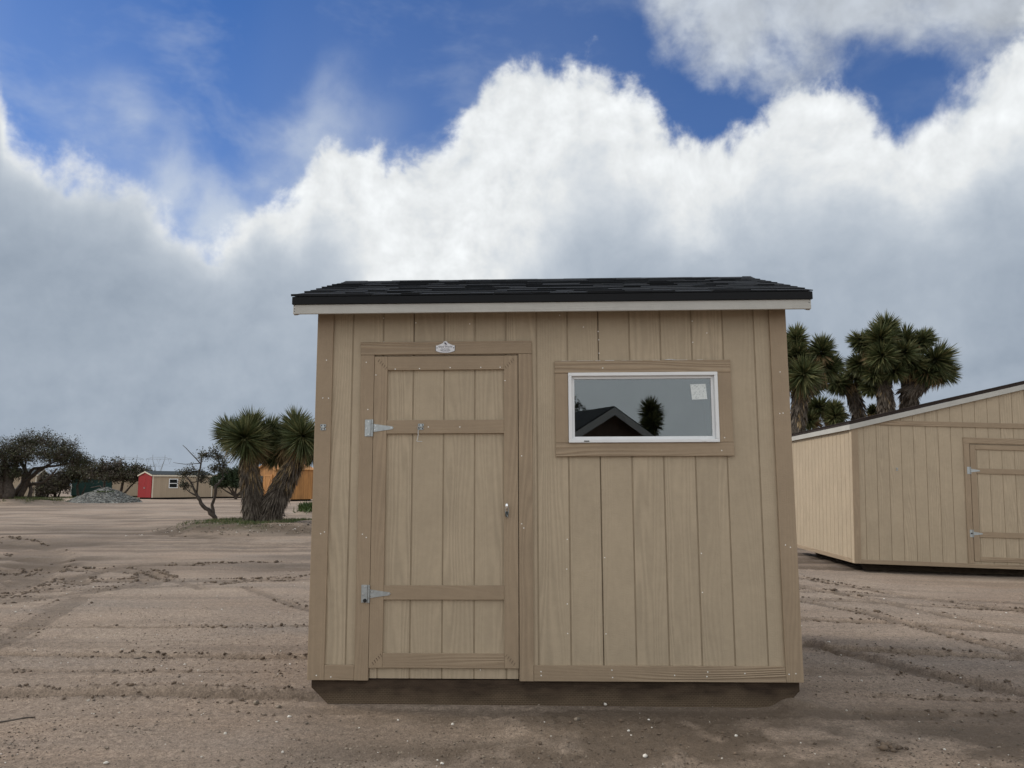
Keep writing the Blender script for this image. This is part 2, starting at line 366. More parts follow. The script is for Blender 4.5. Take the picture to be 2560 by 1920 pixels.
# ------------------------------------------------------------------ ground
# tyre ruts: points (x, y), half width, depth
def rut_list():
    r = []
    r.append(([(-9,5.62),(-4,5.30),(-2.3,5.26),(-1.35,5.20),(-.6,5.17)], .105, .028)); r.append(([(-1.9,4.92),(0,4.86),(2,4.84),(4,4.76),(9,4.6)], .085, .008))
    r.append(([(-9,6.66),(-4,6.44),(-2.8,6.40),(-1.3,6.32),(2,6.26)], .075, .020))
    r.append(([(-12,7.85),(-5,7.70),(-3.4,7.68),(-1,7.66),(2,7.8)], .045, .014))
    r.append(([(-12,6.02),(-5,5.92),(-3,5.86),(-1.4,5.83)], .030, .006))
    r.append(([(1.9,5.33),(3,5.18),(5,4.95),(9,4.6)], .035, .010))
    r.append(([(2.0,6.9),(3.5,6.5),(6,5.9),(10,5.2)], .10, .018))
    r.append(([(2.2,8.3),(4.5,7.7),(8,7.0),(12,6.3)], .11, .020))
    r.append(([(3,10.4),(6,9.8),(10,8.9),(15,8)], .13, .025)); r.append(([(3,9.6),(6,9.0),(10,8.1)], .10, .02))
    r.append(([(-3.9,3.2),(-3.7,4.2),(-4.1,5.6),(-4.6,7.4),(-5.2,9.5)], .16, .012))
    r.append(([(-7.2,7.6),(-5.6,9.6),(-5.0,10.9),(-5.6,12.2),(-8,13.4),(-12,14.2)], .16, .03)); r.append(([(-8.2,7.6),(-6.5,9.8),(-5.9,10.8),(-6.5,11.7),(-9,12.6)], .16, .03))
    r.append(([(-12,11.6),(-7,11.1),(-4,11.3),(-2.2,11.6),(0,12)], .16, .02)); r.append(([(-7,9.6),(-4.2,10.9),(-3.4,11.6),(-3.0,13)], .13, .02))
    r.append(([(-3.6,10.6),(-2.6,9.2),(-1.6,7.9)], .06, .012)); r.append(([(-3.0,9.9),(-1.7,8.7),(-.6,7.6)], .05, .01))
    def G_(*pp):
        o = []
        for px, py in pp: d = ray(px, py); t = -CAM_H/d.z; o.append((d.x*t, d.y*t))
        return o
    r.append((G_((-60,1343),(0,1349),(58,1357),(109,1372),(142,1390),(122,1412),(74,1449),(20,1476),(-40,1500)), .26, .05)); r.append((G_((-40,1362),(10,1366),(50,1377),(84,1392),(70,1404),(30,1428),(-20,1452)), .22, .04))
    r.append((G_((334,1331),(428,1337),(486,1342),(544,1347),(680,1350)), .22, .04)); r.append((G_((-20,1382),(58,1395),(136,1399),(218,1405)), .20, .035))
    r.append((G_((210,1444),(272,1423),(338,1411),(430,1411),(517,1411)), .14, .03)); r.append((G_((334,1413),(380,1432),(420,1450)), .08, .02)); r.append((G_((365,1427),(430,1450),(505,1473)), .07, .016)); r.append((G_((466,1411),(600,1408),(777,1405)), .07, .018))
    r.append((G_((1990,1440),(2150,1462),(2350,1490),(2600,1520)), .12, .03)); r.append((G_((1995,1465),(2200,1500),(2400,1540),(2600,1570)), .10, .03)); r.append((G_((1995,1500),(2150,1530),(2350,1580),(2600,1640)), .10, .02)); r.append((G_((2010,1610),(2150,1640),(2300,1680),(2560,1730)), .12, .022))
    global N_HAND; N_HAND = len(r)
    rr = random.Random(5)
    for i in range(34):
        y = 12.5*(1.052**i)*rr.uniform(.97,1.03); s = rr.uniform(-.10,.10); w = rr.uniform(.12,.22); cv = rr.uniform(-.006,.006)
        x0 = -60 + rr.uniform(-15,25); x1 = rr.uniform(-6, 40); xs = np.linspace(x0, x1, 9)
        pts = [(x, y + s*(x+.4*y) + cv*(x+.4*y)**2 + rr.uniform(-.25,.25)) for x in xs]
        r.append((pts, w, rr.uniform(.018,.045)))
        if rr.random() < .6: r.append(([(x, yy+1.7) for x, yy in pts], w, rr.uniform(.015,.04)))
    return r
MOUND = (-7.45, 23.9, 3.3, 2.5)
def mound_h(x, y):
    n = fbm(x, y, .9, 3, 31)*.35
    d = np.sqrt(((x-MOUND[0])/MOUND[2])**2 + ((y-MOUND[1])/MOUND[3])**2) + n*.5
    h = .24*sstep(d, 1.08, .62)
    d2 = np.sqrt(((x+36.0)/6.2)**2 + ((y-53.5)/3.2)**2) + n*.5
    h = h + .45*sstep(d2, 1.05, .5)
    d3 = np.sqrt(((x+9.6)/1.0)**2 + ((y-37.0)/1.0)**2) + n*.6
    return h + .30*sstep(d3, 1.0, .2)
def ground_h(x, y, fine=True):
    x = np.asarray(x, float); y = np.asarray(y, float)
    z = -.075*sstep(x, 3.6, 5.8) - .032*np.clip(x-5.8, 0, 7)*sstep(y, 2, 9)
    z = z + mound_h(x, y)
    if not fine: return z
    far = 1 + np.clip((np.hypot(x,y)-10)/30, 0, 2)
    z = z + fbm(x, y, .55, 4, 3)*.028*far + fbm(x, y, 7, 3, 9)*.006
    rough = sstep(fbm(x, y, .45, 3, 21), -.02, .35)
    z = z + np.abs(fbm(x, y, 14, 3, 12))*.034*rough + fbm(x, y, 34, 2, 14)*.009
    # churned earth in front of the skid
    ch = np.exp(-(((x-.9)/.55)**2 + ((y-4.55)/.28)**2))
    z = z + ch*np.abs(fbm(x, y, 13, 3, 5))*.045
    return z
def rut_fields(x, y):
    dz = np.zeros_like(x); wet = np.zeros_like(x)
    for ri, (pts, w, dep) in enumerate(RUTS):
        P = np.array(pts, float)
        if np.ptp(P[:,0]) >= np.ptp(P[:,1]) and np.all(np.diff(P[:,0]) > 0):
            sel = (x > P[0,0]) & (x < P[-1,0]) & (y > P[:,1].min()-4*w) & (y < P[:,1].max()+4*w); si = np.where(sel)[0]; si = si[np.abs(y[si]-np.interp(x[si], P[:,0], P[:,1])) < 4*w]; xs = x[si]
            c = np.interp(xs, P[:,0], P[:,1]); d = np.abs(y[si]-c); idx = (si,); end = np.minimum(sstep(xs, P[0,0], P[0,0]+.8), 1-sstep(xs, P[-1,0]-.8, P[-1,0]))
        else:
            d = np.full(x.shape, 1e9)
            for a, b in zip(P[:-1], P[1:]):
                ab = b-a; t = np.clip(((x-a[0])*ab[0]+(y-a[1])*ab[1])/(ab@ab), 0, 1); d = np.minimum(d, np.hypot(x-a[0]-t*ab[0], y-a[1]-t*ab[1]))
            idx = np.where(d < w*6); d = d[idx]; end = 1.0
        xx, yy = x[idx], y[idx]
        j = fbm(xx, yy, 5, 3, 55)*.5; d = d*(1+j*.5); vis = sstep(fbm(xx, yy, .35, 2, 77), -.45, -.05)*end
        if ri < N_HAND: vis = (.78+.22*vis)*end
        inn = 1-sstep(d, w*.75, w*1.05); ber = np.exp(-((d-w*1.35)/(w*.35))**2)
        near = 1-sstep(np.hypot(xx*1.3, yy), 7.5, 11); dep = dep*((.55 if ri >= N_HAND else .9)+1.0*near); clod = near*(.35+2.2*np.clip(fbm(xx, yy, 22, 3, 66)+.12, 0, 1)) + (1-near)*(.55+.9*np.clip(fbm(xx, yy, 2.5, 3, 66)+.2, 0, 1))
        dz[idx] += vis*(-dep*inn + dep*.32*ber*clod); wet[idx] = np.maximum(wet[idx], vis*np.maximum(inn*.72, ber*(.75+.45*sstep(yy,9,14))*np.clip(clod-.45,0,1)))
    return dz, wet
RUTS = rut_list()
def axis(fine0, fine1, step, lo, hi, g):
    a = list(np.arange(fine0, fine1, step)); s = step
    while a[-1] < hi: s *= g; a.append(a[-1]+s)
    s = step; b = []; p = fine0
    while p > lo: s *= g; p -= s; b.append(p)
    return np.array(b[::-1]+a)
def ground_mat():
    m = Mat('desert dirt', .92, 0, .18); v = m.coords(); N = m.N
    at_ = N.new('ShaderNodeAttribute'); at_.attribute_name = 'damp'; damp = at_.outputs['Fac']
    ag = N.new('ShaderNodeAttribute'); ag.attribute_name = 'green'; green = ag.outputs['Fac']
    st = m.coords((.35, 1.0, 1))
    a = m.mr(m.noise(v, .35, 5, .6), .35, .65); b = m.mr(m.noise(st, 1.6, 5, .6), .35, .68); g = m.mr(m.noise(v, 90, 3, .7), .3, .7); gg = m.mr(m.noise(v, 24, 3, .65), .35, .68)
    c = m.mix(a, (.370, .278, .213), (.440, .350, .277)); c = m.mix(m.math('MULTIPLY', m.mr(m.noise(m.coords((.07,.9,1)), 2.6, 4, .62), .46, .66), .55), c, (.205, .158, .122)); c = m.mix(m.math('MULTIPLY', b, .6), c, (.285, .232, .192))
    # smooth grey crust in patches
    c = m.mix(m.math('MULTIPLY', m.mr(m.noise(st, .9, 4, .55), .52, .66), .5), c, (.280, .240, .208))
    gr = m.math('MULTIPLY', m.mr(g, 0, 1, .60, 1.36), m.mr(gg, 0, 1, .80, 1.16)); c = m.mix(1.0, c, m_comb(m, gr), 'MULTIPLY')
    sp = m.mr(m.voro(v, 55), .0, .16, 1, 0); c = m.mix(m.math('MULTIPLY', sp, m.mr(m.noise(v, 5, 3), .48, .66, 0, .9)), c, (.11, .085, .065))
    lt = m.mr(m.voro(m.coords((1.13,.93,1)), 70), .0, .11, 1, 0); c = m.mix(m.math('MULTIPLY', lt, m.mr(m.noise(v, 6, 3), .55, .72, 0, .8)), c, (.50, .43, .36))
    c = m.mix(m.math('MULTIPLY', damp, .85), c, (.105, .078, .056))
    c = m.mix(green, c, m.mix(m.noise(v, 9, 4), (.035, .060, .014), (.085, .10, .035)))
    m.color(c); m.put(m.p.inputs['Roughness'], m.mr(damp, 0, 1, .93, .78))
    h = m.math('ADD', m.math('MULTIPLY', m.noise(v, 45, 5, .7), 1.0), m.math('MULTIPLY', m.noise(v, 160, 3, .7), .5)); m.bump(h, .95, .022); return m.m
M_ground = ground_mat()
def build_ground():
    xs = axis(-5.6, 5.6, .024, -2500, 2500, 1.045); ys = axis(3.5, 9.5, .020, -1500, 3000, 1.030)
    X, Y = np.meshgrid(xs, ys); Zb = ground_h(X, Y); dz, wet = rut_fields(X.ravel(), Y.ravel())
    fade = 1-sstep(np.hypot(X, Y), 90, 200)
    Z = (Zb + dz.reshape(X.shape))*fade
    # level pad below the two big sheds' skids
    th = R(-1.88); ux = (X+1.269)*math.cos(th)+(Y-5.048)*math.sin(th); uy = -(X+1.269)*math.sin(th)+(Y-5.048)*math.cos(th)
    Z = Z + .014*sstep(ux,-.1,.3)*(1-sstep(ux,2.8,3.3))*sstep(uy,-.40,-.02)*(.6+fbm(X,Y,1.5,2,19))
    Z = Z + .055*np.exp(-(((ux-3.02)/.16)**2+((uy+.02)/.14)**2))*(1+.8*fbm(X,Y,9,2,23))
    pad = sstep(ux, -.12, .12)*(1-sstep(ux, 2.75, 2.95))*sstep(uy, -.10, .0)*(1-sstep(uy, 2.45, 2.6))
    Z = Z*(1-pad) + (.002)*pad
    V = np.stack([X, Y, Z], -1).reshape(-1, 3); ny, nx = X.shape
    i = np.arange(ny*nx).reshape(ny, nx); F = np.stack([i[:-1,:-1], i[:-1,1:], i[1:,1:], i[1:,:-1]], -1).reshape(-1, 4)
    o = np_mesh('ground', V, F, [M_ground], smooth=True); kind(o, 'structure')
    damp = wet.reshape(X.shape)*.85
    n1 = fbm(X, Y, 1.4, 4, 41); n2 = fbm(X, Y, 6, 3, 43)
    def blob(cx, cy, rx, ry): return np.exp(-(((X-cx)/rx)**2+((Y-cy)/ry)**2))
    wetp = 1.0*blob(.85,4.45,.75,.34) + .75*blob(-.1,4.75,1.2,.16) + .7*blob(1.6,4.86,1.6,.13) + .75*blob(2.3,4.35,.9,.35) + .45*blob(2.6,6.3,1.0,.9) + .35*blob(-.9,4.2,.5,.3)+.6*blob(1.1,4.0,1.7,.45)+.5*blob(-.2,4.15,.5,.25)+.4*blob(3.0,4.6,1.0,.6)
    wetp = wetp*sstep(n1+n2*.5+.25, -.15, .4)
    fard = .50*sstep(fbm(X*.22, Y, .38, 5, 47, .6), .06, .42)*sstep(Y, 9, 16)
    damp = np.clip(np.maximum(damp, np.clip(wetp, 0, .9)) + fard, 0, 1)
    a = o.data.attributes.new('damp', 'FLOAT', 'POINT'); a.data.foreach_set('value', damp.ravel().astype(np.float32))
    gn = sstep(fbm(X, Y, 1.3, 4, 51), -.12, .22)
    g = .75*sstep(mound_h(X, Y), .13, .22)*gn
    g = np.maximum(g, .8*sstep(Y, 78, 84)*(1-sstep(Y, 88, 92))*(1-sstep(X, -38, -34))*gn)
    a = o.data.attributes.new('green', 'FLOAT', 'POINT'); a.data.foreach_set('value', g.ravel().astype(np.float32))
    return o
build_ground()
def gz(x, y): return float(ground_h(np.array([x]), np.array([y]), False)[0])

# ------------------------------------------------------------------ shed pieces
def wall_part(parent, name, loc, rotz, width, z0, top, grooves, holes=(), joints=(), mat=None, board='siding_board', gap=.0052, y_in=.009, mback=None):
    """backing panel (the part) with one board (sub-part) between every two grooves; outside faces -y at y=0"""
    mat = mat or M_side_v; cuts = {0.0: False, width: False}
    for g in grooves:
        if 0 < g < width: cuts[g] = True
    for h in holes:
        for u in h[:2]:
            if 0 < u < width and not any(abs(u-c) < .004 for c in cuts): cuts[u] = False
    if callable(top) and getattr(top, 'ridge', None): cuts.setdefault(top.ridge, False)
    tf = top if callable(top) else (lambda u: top)
    cs = sorted(cuts); back = MB(); pieces = []
    for a, b in zip(cs[:-1], cs[1:]):
        segs = [(z0, None)]
        for h in holes:
            if h[0] <= a+1e-6 and h[1] >= b-1e-6:
                segs = ([(z0, h[2])] if h[2] > z0 else []) + ([(h[3], None)] if h[3] is not None else [])
        for za, zb in segs:
            a2 = a + (gap if cuts[a] else .0002); b2 = b - (gap if cuts[b] else .0002)
            def poly(p, q): return [(p, za), (q, za), (q, tf(q) if zb is None else zb), (p, tf(p) if zb is None else zb)]
            ja = .0015 if any(abs(a-j) < .02 for j in joints) else 0; jb = .0015 if any(abs(b-j) < .02 for j in joints) else 0
            back.prism(poly(a+ja, b-jb), .0050, y_in); pieces.append(poly(a2, b2))
    w = back.build(name, mback or M_back, parent, loc, (0,0,rotz))
    for p in pieces: MB().prism(p, 0.0, .0049).build(board, mat, w)
    return w
class Slope:
    def __init__(s, z, k, ridge): s.z = z; s.k = k; s.ridge = ridge
    def __call__(s, u): return s.z + s.k*(s.ridge-abs(u-s.ridge))

G = .2032
def hinge(parent, x, z, y, k=1.0, rubber=False, screws=True):
    """tee hinge: upright leaf left of x, strap tapering to the right"""
    m = MB(); m.box(x-.052*k, x-.012*k, y-.0035, y, z-.055*k, z+.055*k, .001)
    m.prism([(x+.006*k, z-.026*k), (x+.128*k, z-.009*k), (x+.136*k, z), (x+.128*k, z+.009*k), (x+.006*k, z+.026*k)], y-.0035, y)
    h = m.build('hinge', M_zinc, parent)
    for za, zb in ((-.055,-.028),(-.026,.026),(.028,.055)):
        MB().tube([(x-.003, y-.006, z+za*k), (x-.003, y-.006, z+zb*k)], .0065*k, 10).build('knuckle', M_zinc, h, smooth=False)
    if screws:
        for sx, sz in ((-.028,.042),(-.040,-.002),(-.028,-.042),(.018,.013),(.014,-.013),(.122,0)):
            if rubber and (sx, sz) == (-.028,-.042): MB().disc(x+sx*k, y-.0035, z+sz*k, .0125, .010, 12).build('rubber_bumper', M_black, h)
            else: MB().disc(x+sx*k, y-.0035, z+sz*k, .0058, .003, 8).build('screw', M_screw, h)
    return h

def main_shed():
    S = thing('garden_shed', 'large foreground tan shed with black shingle roof, brown-trimmed door and white window', 'shed',
              (-1.269, 5.048, 0), (0, R(-.17), R(-1.88)))
    W, D, z0 = 3.05, 2.44, .152; t = .018
    gr = [.219+G*k for k in range(-1, 15)]
    WIN = (1.66, 2.59, 1.645, 2.07); DOOR = (.3675, 1.3165, 0.0, 2.2095)
    wall_part(S, 'front_wall', (0,0,0), 0, W, z0, 2.600, gr, [WIN, DOOR], [.219+2*G, .219+8*G])
    gs = [.02+G*k for k in range(13)]; gab = Slope(2.60, .335, D/2)
    wall_part(S, 'side_wall', (W,0,0), math.pi/2, D, z0, gab, gs)
    wall_part(S, 'side_wall', (0,D,0), -math.pi/2, D, z0, gab, gs)
    wall_part(S, 'back_wall', (W,D,0), math.pi, W, z0, 2.600, gr)
    bx('floor', M_skid, S, .012, W-.012, .012, D-.012, .125, .150)
    # corner boards
    for xa, xb in ((-t, .089), (W-.089, W+t)):
        bx('corner_board', M_trim_v, S, xa, xb, -t, -.0005, z0-.003, 2.5)
        bx('corner_board', M_trim_v, S, xa, xb, D+.0005, D+t, z0-.003, 2.5)
    for xa, xb in ((-t, -.0006), (W+.0006, W+t)):
        bx('corner_board', M_trim_v, S, xa, xb, .0, .089, z0-.003, 2.52); bx('corner_board', M_trim_v, S, xa, xb, D-.089, D, z0-.003, 2.52)
        bx('skirt_board', M_trim_d, S, xa, xb, .0905, D-.0905, z0-.003, .24)
    # casings
    bx('casing', M_trim_v, S, .279, .3665, -t, -.0005, z0-.004, 2.2145)
    bx('casing', M_trim_v, S, 1.3185, 1.406, -t, -.0005, z0-.004, 2.2145)
    bx('casing', M_trim_h, S, .274, 1.406, -t, -.0005, 2.2165, 2.3015)
    bx('skirt_board', M_trim_h, S, .0905, .2775, -t, -.0005, z0-.003, .240)
    bx('skirt_board', M_trim_h, S, 1.4075, W-.0905, -t, -.0005, z0-.003, .243)
    # door
    dr = MB().box(.3690, 1.3135, .0050, .035, .158, 2.205).build('door', M_back, S)
    for g0, g1 in zip([.369]+[g for g in gr if .38 < g < 1.30], [g for g in gr if .38 < g < 1.30]+[1.3135]):
        MB().box(g0+.005, g1-.005, 0, .0049, .158, 2.204).build('siding_board', M_side_v, dr)
    bx('stile', M_trim_v, dr, .369, .4555, -t, -.0005, .224, 2.2045); bx('stile', M_trim_v, dr, 1.2235, 1.3135, -t, -.0005, .224, 2.2045)
    for za, zb in ((2.1125,2.2040),(1.694,1.782),(.641,.729),(.2245,.3125)): bx('rail', M_trim_h, dr, .4562, 1.2228, -t, -.0005, za, zb)
    for cx, cz, sx, sz in ((.369,2.2045,1,-1),(1.3135,2.2045,-1,-1),(.369,.224,1,1),(1.3135,.224,-1,1)):
        for k in range(5):
            d0 = .028+.0125*k; x = cx+sx*d0; z = cz+sz*d0; a = .0085
            p0 = Vector((x-sx*a*.6, -t-.0006, z+sz*a)); p1 = Vector((x+sx*a*.6, -t-.0006, z-sz*a)); MB().tube([p0, p1], .0016, 4).build('staple_mark', M_stitch, dr)
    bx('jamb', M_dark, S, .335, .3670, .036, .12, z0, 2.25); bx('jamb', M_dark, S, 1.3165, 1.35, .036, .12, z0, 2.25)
    # hardware
    hinge(S, .366, 1.732, -t-.0005); hinge(S, .366, .678, -t-.0005, rubber=True)
    def eye(x, z, hook):
        p = MB(); y = -t-.0005
        p.box(x-.019, x+.019, y-.003, y, z+.003, z+.020, .002); p.box(x-.018, x+.018, y-.003, y, z-.020, z-.004, .002); p.box(x-.011, x+.011, y-.011, y-.002, z-.006, z+.005, .002)
        e = p.build('hook_latch' if hook else 'eye_plate', M_zinc, S)
        for dx in (-.011,.011):
            for dz in (.012,-.012): MB().disc(x+dx, y-.003, z+dz, .0042, .001, 8).build('screw', M_black, e)
        if hook:
            q = [(x-.002,y-.014,z-.006),(x-.012,y-.016,z+.002),(x-.020,y-.014,z-.004),(x-.016,y-.012,z-.020),(x-.015,y-.011,z-.050),(x-.018,y-.010,z-.075),(x-.024,y-.010,z-.092),(x-.020,y-.012,z-.096),(x+.012,y-.012,z-.096)]
            MB().tube(q, .0022, 6).build('hook', M_screw, e, smooth=True)
    eye(.681, 1.738, True); eye(.039, 1.738, False)
    hb = MB(); y = -t-.0005
    hb.prism([(1.229+.0125+.0125*math.cos(a), 1.20+.045*math.sin(a)) for a in [2*math.pi*k/14 for k in range(14)]], y-.006, y); hn = hb.build('door_handle', M_zinc, S)
    MB().tube([(1.2415,y-.028,1.247),(1.2415,y-.034,1.236),(1.2415,y-.030,1.215),(1.2415,y-.018,1.200),(1.2415,y-.004,1.194)], [.006,.010,.0105,.010,.008], 10).build('lever', M_chrome, hn, smooth=True)
    MB().box(1.232,1.251,y-.017,y-.006,1.160,1.190,.003).build('lock_cylinder', M_rim, hn)
    MB().tube([(1.2415,y-.018,1.172),(1.246,y-.020,1.160),(1.254,y-.012,1.150)], .0018, 5).build('key', M_zinc, hn)
    MB().tube([(1.238,y-.010,1.165),(1.231,y-.004,1.140),(1.230,y-.003,1.115),(1.234,y-.003,1.085)], .0012, 5).build('cord', M_cord, hn)
    # name plate
    cx, cz = .837, 2.262
    def plate(sc):
        pts = []
        for a in np.linspace(-150, -30, 9): pts.append((cx+.061*sc*math.cos(R(a))/math.cos(R(30)), cz-.012-(.027*sc)*math.sin(R(-a))*1.0+.002))
        pts += [(cx+.062*sc, cz-.018), (cx+.062*sc, cz+.012), (cx+.052*sc, cz+.013), (cx+.020*sc, cz+.026)]
        for a in np.linspace(20, 160, 8): pts.append((cx+.017*sc*math.cos(R(a)), cz+.025+.016*sc*math.sin(R(a))))
        pts += [(cx-.020*sc, cz+.026), (cx-.052*sc, cz+.013), (cx-.062*sc, cz+.012), (cx-.062*sc, cz-.018)]
        return pts
    sg = MB().prism(plate(1.05), -t-.0025, -t-.0003).build('name_plate', M_rim, S); MB().prism(plate(1.0), -t-.0040, -t-.0026).build('plate_face', M_plate, sg)
    for dx in (-.055,.055): MB().disc(cx+dx, -t-.0042, cz-.004, .0038, .001, 8).build('screw', M_black, sg)
    def ring(r0, r1, a0, a1, zc, name, mat):
        n = 10; v = []; f = []
        for i in range(n+1):
            a = R(a0+(a1-a0)*i/n); w = math.sin(math.pi*i/n)*(r1-r0); 
            v += [(cx+r0*math.cos(a), -t-.0048, zc+r0*math.sin(a)), (cx+(r0+w)*math.cos(a), -t-.0048, zc+(r0+w)*math.sin(a))]
        for i in range(n): f.append((2*i, 2*i+1, 2*i+3, 2*i+2))
        MB().add(v, f).build(name, mat, sg)
    MB().disc(cx, -t-.0042, cz+.025, .0062, .0006, 5).build('emblem', M_ink, sg); ring(.0085,.0105,60,200,cz+.025,'emblem',M_ink); ring(.0085,.0125,-120,20,cz+.025,'emblem',M_ink)
    def text(s, z, size, mat):
        cu = bpy.data.curves.new('lettering','FONT'); cu.body = s; cu.size = size; cu.align_x = 'CENTER'; cu.align_y = 'CENTER'; cu.extrude = .0002
        o = bpy.data.objects.new('lettering', cu); col.objects.link(o); dg = bpy.context.evaluated_depsgraph_get(); me = bpy.data.meshes.new_from_object(o.evaluated_get(dg))
        bpy.data.objects.remove(o); me.materials.clear(); q = link('lettering', me, mat, sg, (cx, -t-.0046, z), (math.pi/2,0,0)); return q
    text('Shed World', cz+.0035, .0185, M_ink); text('Sheds & Garages', cz-.0105, .0085, M_ink); text('760.244.3263', cz-.0205, .0125, M_ink); text('www.shedworld.com', cz-.0295, .006, M_ink)
    # window
    wn = MB(); fx0, fx1, fz0, fz1 = 1.643, 2.609, 1.629, 2.085; y0, y1 = -.030, .02; b = .022
    for a in ((fx0,fx1,fz0,fz0+b),(fx0,fx1,fz1-b,fz1),(fx0,fx0+b,fz0+b,fz1-b),(fx1-b,fx1,fz0+b,fz1-b)): wn.box(a[0],a[1],y0,y1,a[2],a[3],.002)
    w = wn.build('window', M_vinyl, S); sa = MB(); b2 = .018; i = b
    for a in ((fx0+i,fx1-i,fz0+i,fz0+i+b2),(fx0+i,fx1-i,fz1-i-b2,fz1-i),(fx0+i,fx0+i+b2,fz0+i+b2,fz1-i-b2),(fx1-i-b2,fx1-i,fz0+i+b2,fz1-i-b2)): sa.box(a[0],a[1],-.006,.018,a[2],a[3],.002)
    sa.build('sash', M_vinyl, w)
    bx('pane', M_glass, w, fx0+i+.012, fx1-i-.012, .005, .0085, fz0+i+.012, fz1-i-.012, 0)
    pa = MB().prism([(2.447,1.906),(2.545,1.910),(2.537,2.010),(2.437,2.006)], .0035, .0048).build('paper_label', M_paper, w)
    for x, mt in ((1.757,M_rim),(2.508,M_vinyl)): bx('weep_cover', mt, w, x-.017, x+.017, y0-.003, y0, fz0+.006, fz0+.013, .001)
    for a in ((1.556,2.697,2.083,2.165,M_trim_h),(1.558,2.700,1.541,1.628,M_trim_h),(1.558,1.6415,1.6295,2.0815,M_trim_v),(2.6105,2.697,1.6295,2.0815,M_trim_v)):
        bx('window_trim', a[4], S, a[0], a[1], -t, -.0005, a[2], a[3])
    ck = random.Random(3); x = 1.60
    while x < 2.68:
        w_ = ck.uniform(.03,.16); MB().box(x, min(x+w_,2.69), -.006, -.0006, 2.1655, 2.1660+ck.random()*.0025).build('caulk_bead', M_vinyl, S); x += w_+ck.uniform(.01,.09)
    MB().prism([(2.27,2.1692),(2.35,2.1692),(2.33,2.171),(2.30,2.173)], -.008, -.0006).build('caulk_bead', M_vinyl, S)
    # roof
    x0, x1, ye, ze, yr, zr = -.142, 3.190, -.165, 2.577, D/2, 3.040
    sl = math.hypot(yr-ye, zr-ze); ang = math.atan2(zr-ze, yr-ye)
    rf = MB(); th = .020
    for yy in (0, 1):
        e = (ye if yy == 0 else 2*yr-ye); vs = [(x0,e,ze-th),(x1,e,ze-th),(x1,yr,zr-th),(x0,yr,zr-th),(x0,e,ze),(x1,e,ze),(x1,yr,zr),(x0,yr,zr)]
        rf.add(vs, [(3,2,1,0),(4,5,6,7),(0,1,5,4),(1,2,6,5),(2,3,7,6),(3,0,4,7)] if yy == 0 else [(0,1,2,3),(7,6,5,4),(4,5,1,0),(5,6,2,1),(6,7,3,2),(7,4,0,3)])
    roof = rf.build('roof', M_drip, S)
    rr = random.Random(11); ncs = 10; ex = sl/ncs; meshes = {}
    def shingle(wd, thk):
        key = (round(wd,2), round(thk,3))
        if key not in meshes:
            me = bpy.data.meshes.new('shingle'); m = MB(); L0 = ex*1.55; w2 = key[0]
            m.add([(0,0,.002),(w2-.003,0,.002),(w2-.003,L0,.0005),(0,L0,.0005),(0,0,.002+key[1]),(w2-.003,0,.002+key[1]),(w2-.003,L0,.0015),(0,L0,.0015)], [(3,2,1,0),(4,5,6,7),(0,1,5,4),(1,2,6,5),(2,3,7,6),(3,0,4,7)])
            me.from_pydata(m.v, [], m.f); me.materials.append(M_shingle); meshes[key] = me
        return meshes[key]
    cnt = 0
    for c in range(ncs):
        x = x0-.010; s = c*ex-.012
        while x < x1+.004:
            wd = rr.choice((.12,.16,.20,.24,.28,.32)); 
            if x+wd > x1-.06: wd = round(x1+.010-x, 2)
            if wd < .03: break
            o = bpy.data.objects.new('shingle', shingle(wd, rr.choice((.007,.009,.012,.015)))); col.objects.link(o); o.parent = roof
            o.location = (x, ye+s*math.cos(ang)-.008*math.sin(ang)*0, ze+s*math.sin(ang)+.002+rr.uniform(0,.002)); o.rotation_euler = (ang+rr.uniform(-.004,.006), 0, rr.uniform(-.003,.003)); x += wd; cnt += 1
    bm = MB()
    for c in range(ncs):
        s = c*ex; yb = 2*yr-ye-s*math.cos(ang); zb = ze+s*math.sin(ang); yb2 = yb-ex*1.4*math.cos(ang); zb2 = zb+ex*1.4*math.sin(ang)
        bm.add([(x0-.01,yb,zb+.012),(x1+.01,yb,zb+.012),(x1+.01,max(yb2,yr),min(zb2,zr)+.003),(x0-.01,max(yb2,yr),min(zb2,zr)+.003)], [(3,2,1,0)])
    bm.build('back_shingle_courses', M_shingle, roof)
    x = x0-.012
    while x < x1:
        wd = min(.20+rr.uniform(-.02,.02), x1+.012-x)
        MB().add([(x,yr-.10,zr-.026),(x+wd,yr-.10,zr-.026),(x+wd,yr,zr+.014),(x,yr,zr+.014),(x+wd,yr+.10,zr-.026),(x,yr+.10,zr-.026),(x,yr,zr+.002),(x+wd,yr,zr+.002)],
                 [(0,1,2,3),(3,2,4,5),(0,3,6),(1,7,2),(3,5,6),(2,7,4)]).build('ridge_cap', M_shingle, roof, (0,0,rr.uniform(0,.005))); x += wd
    bx('drip_edge', M_drip, S, x0-.003, x1+.003, ye-.010, ye+.012, ze-.051, ze-.002, .001)
    bx('fascia_board', M_fascia, S, x0+.003, x1-.006, ye+.001, ye+.020, 2.4645, ze-.052, .0015)
    bx('fascia_board', M_fascia, S, x0+.003, x1-.006, 2*yr-ye-.020, 2*yr-ye-.001, 2.4645, ze-.052, .0015)
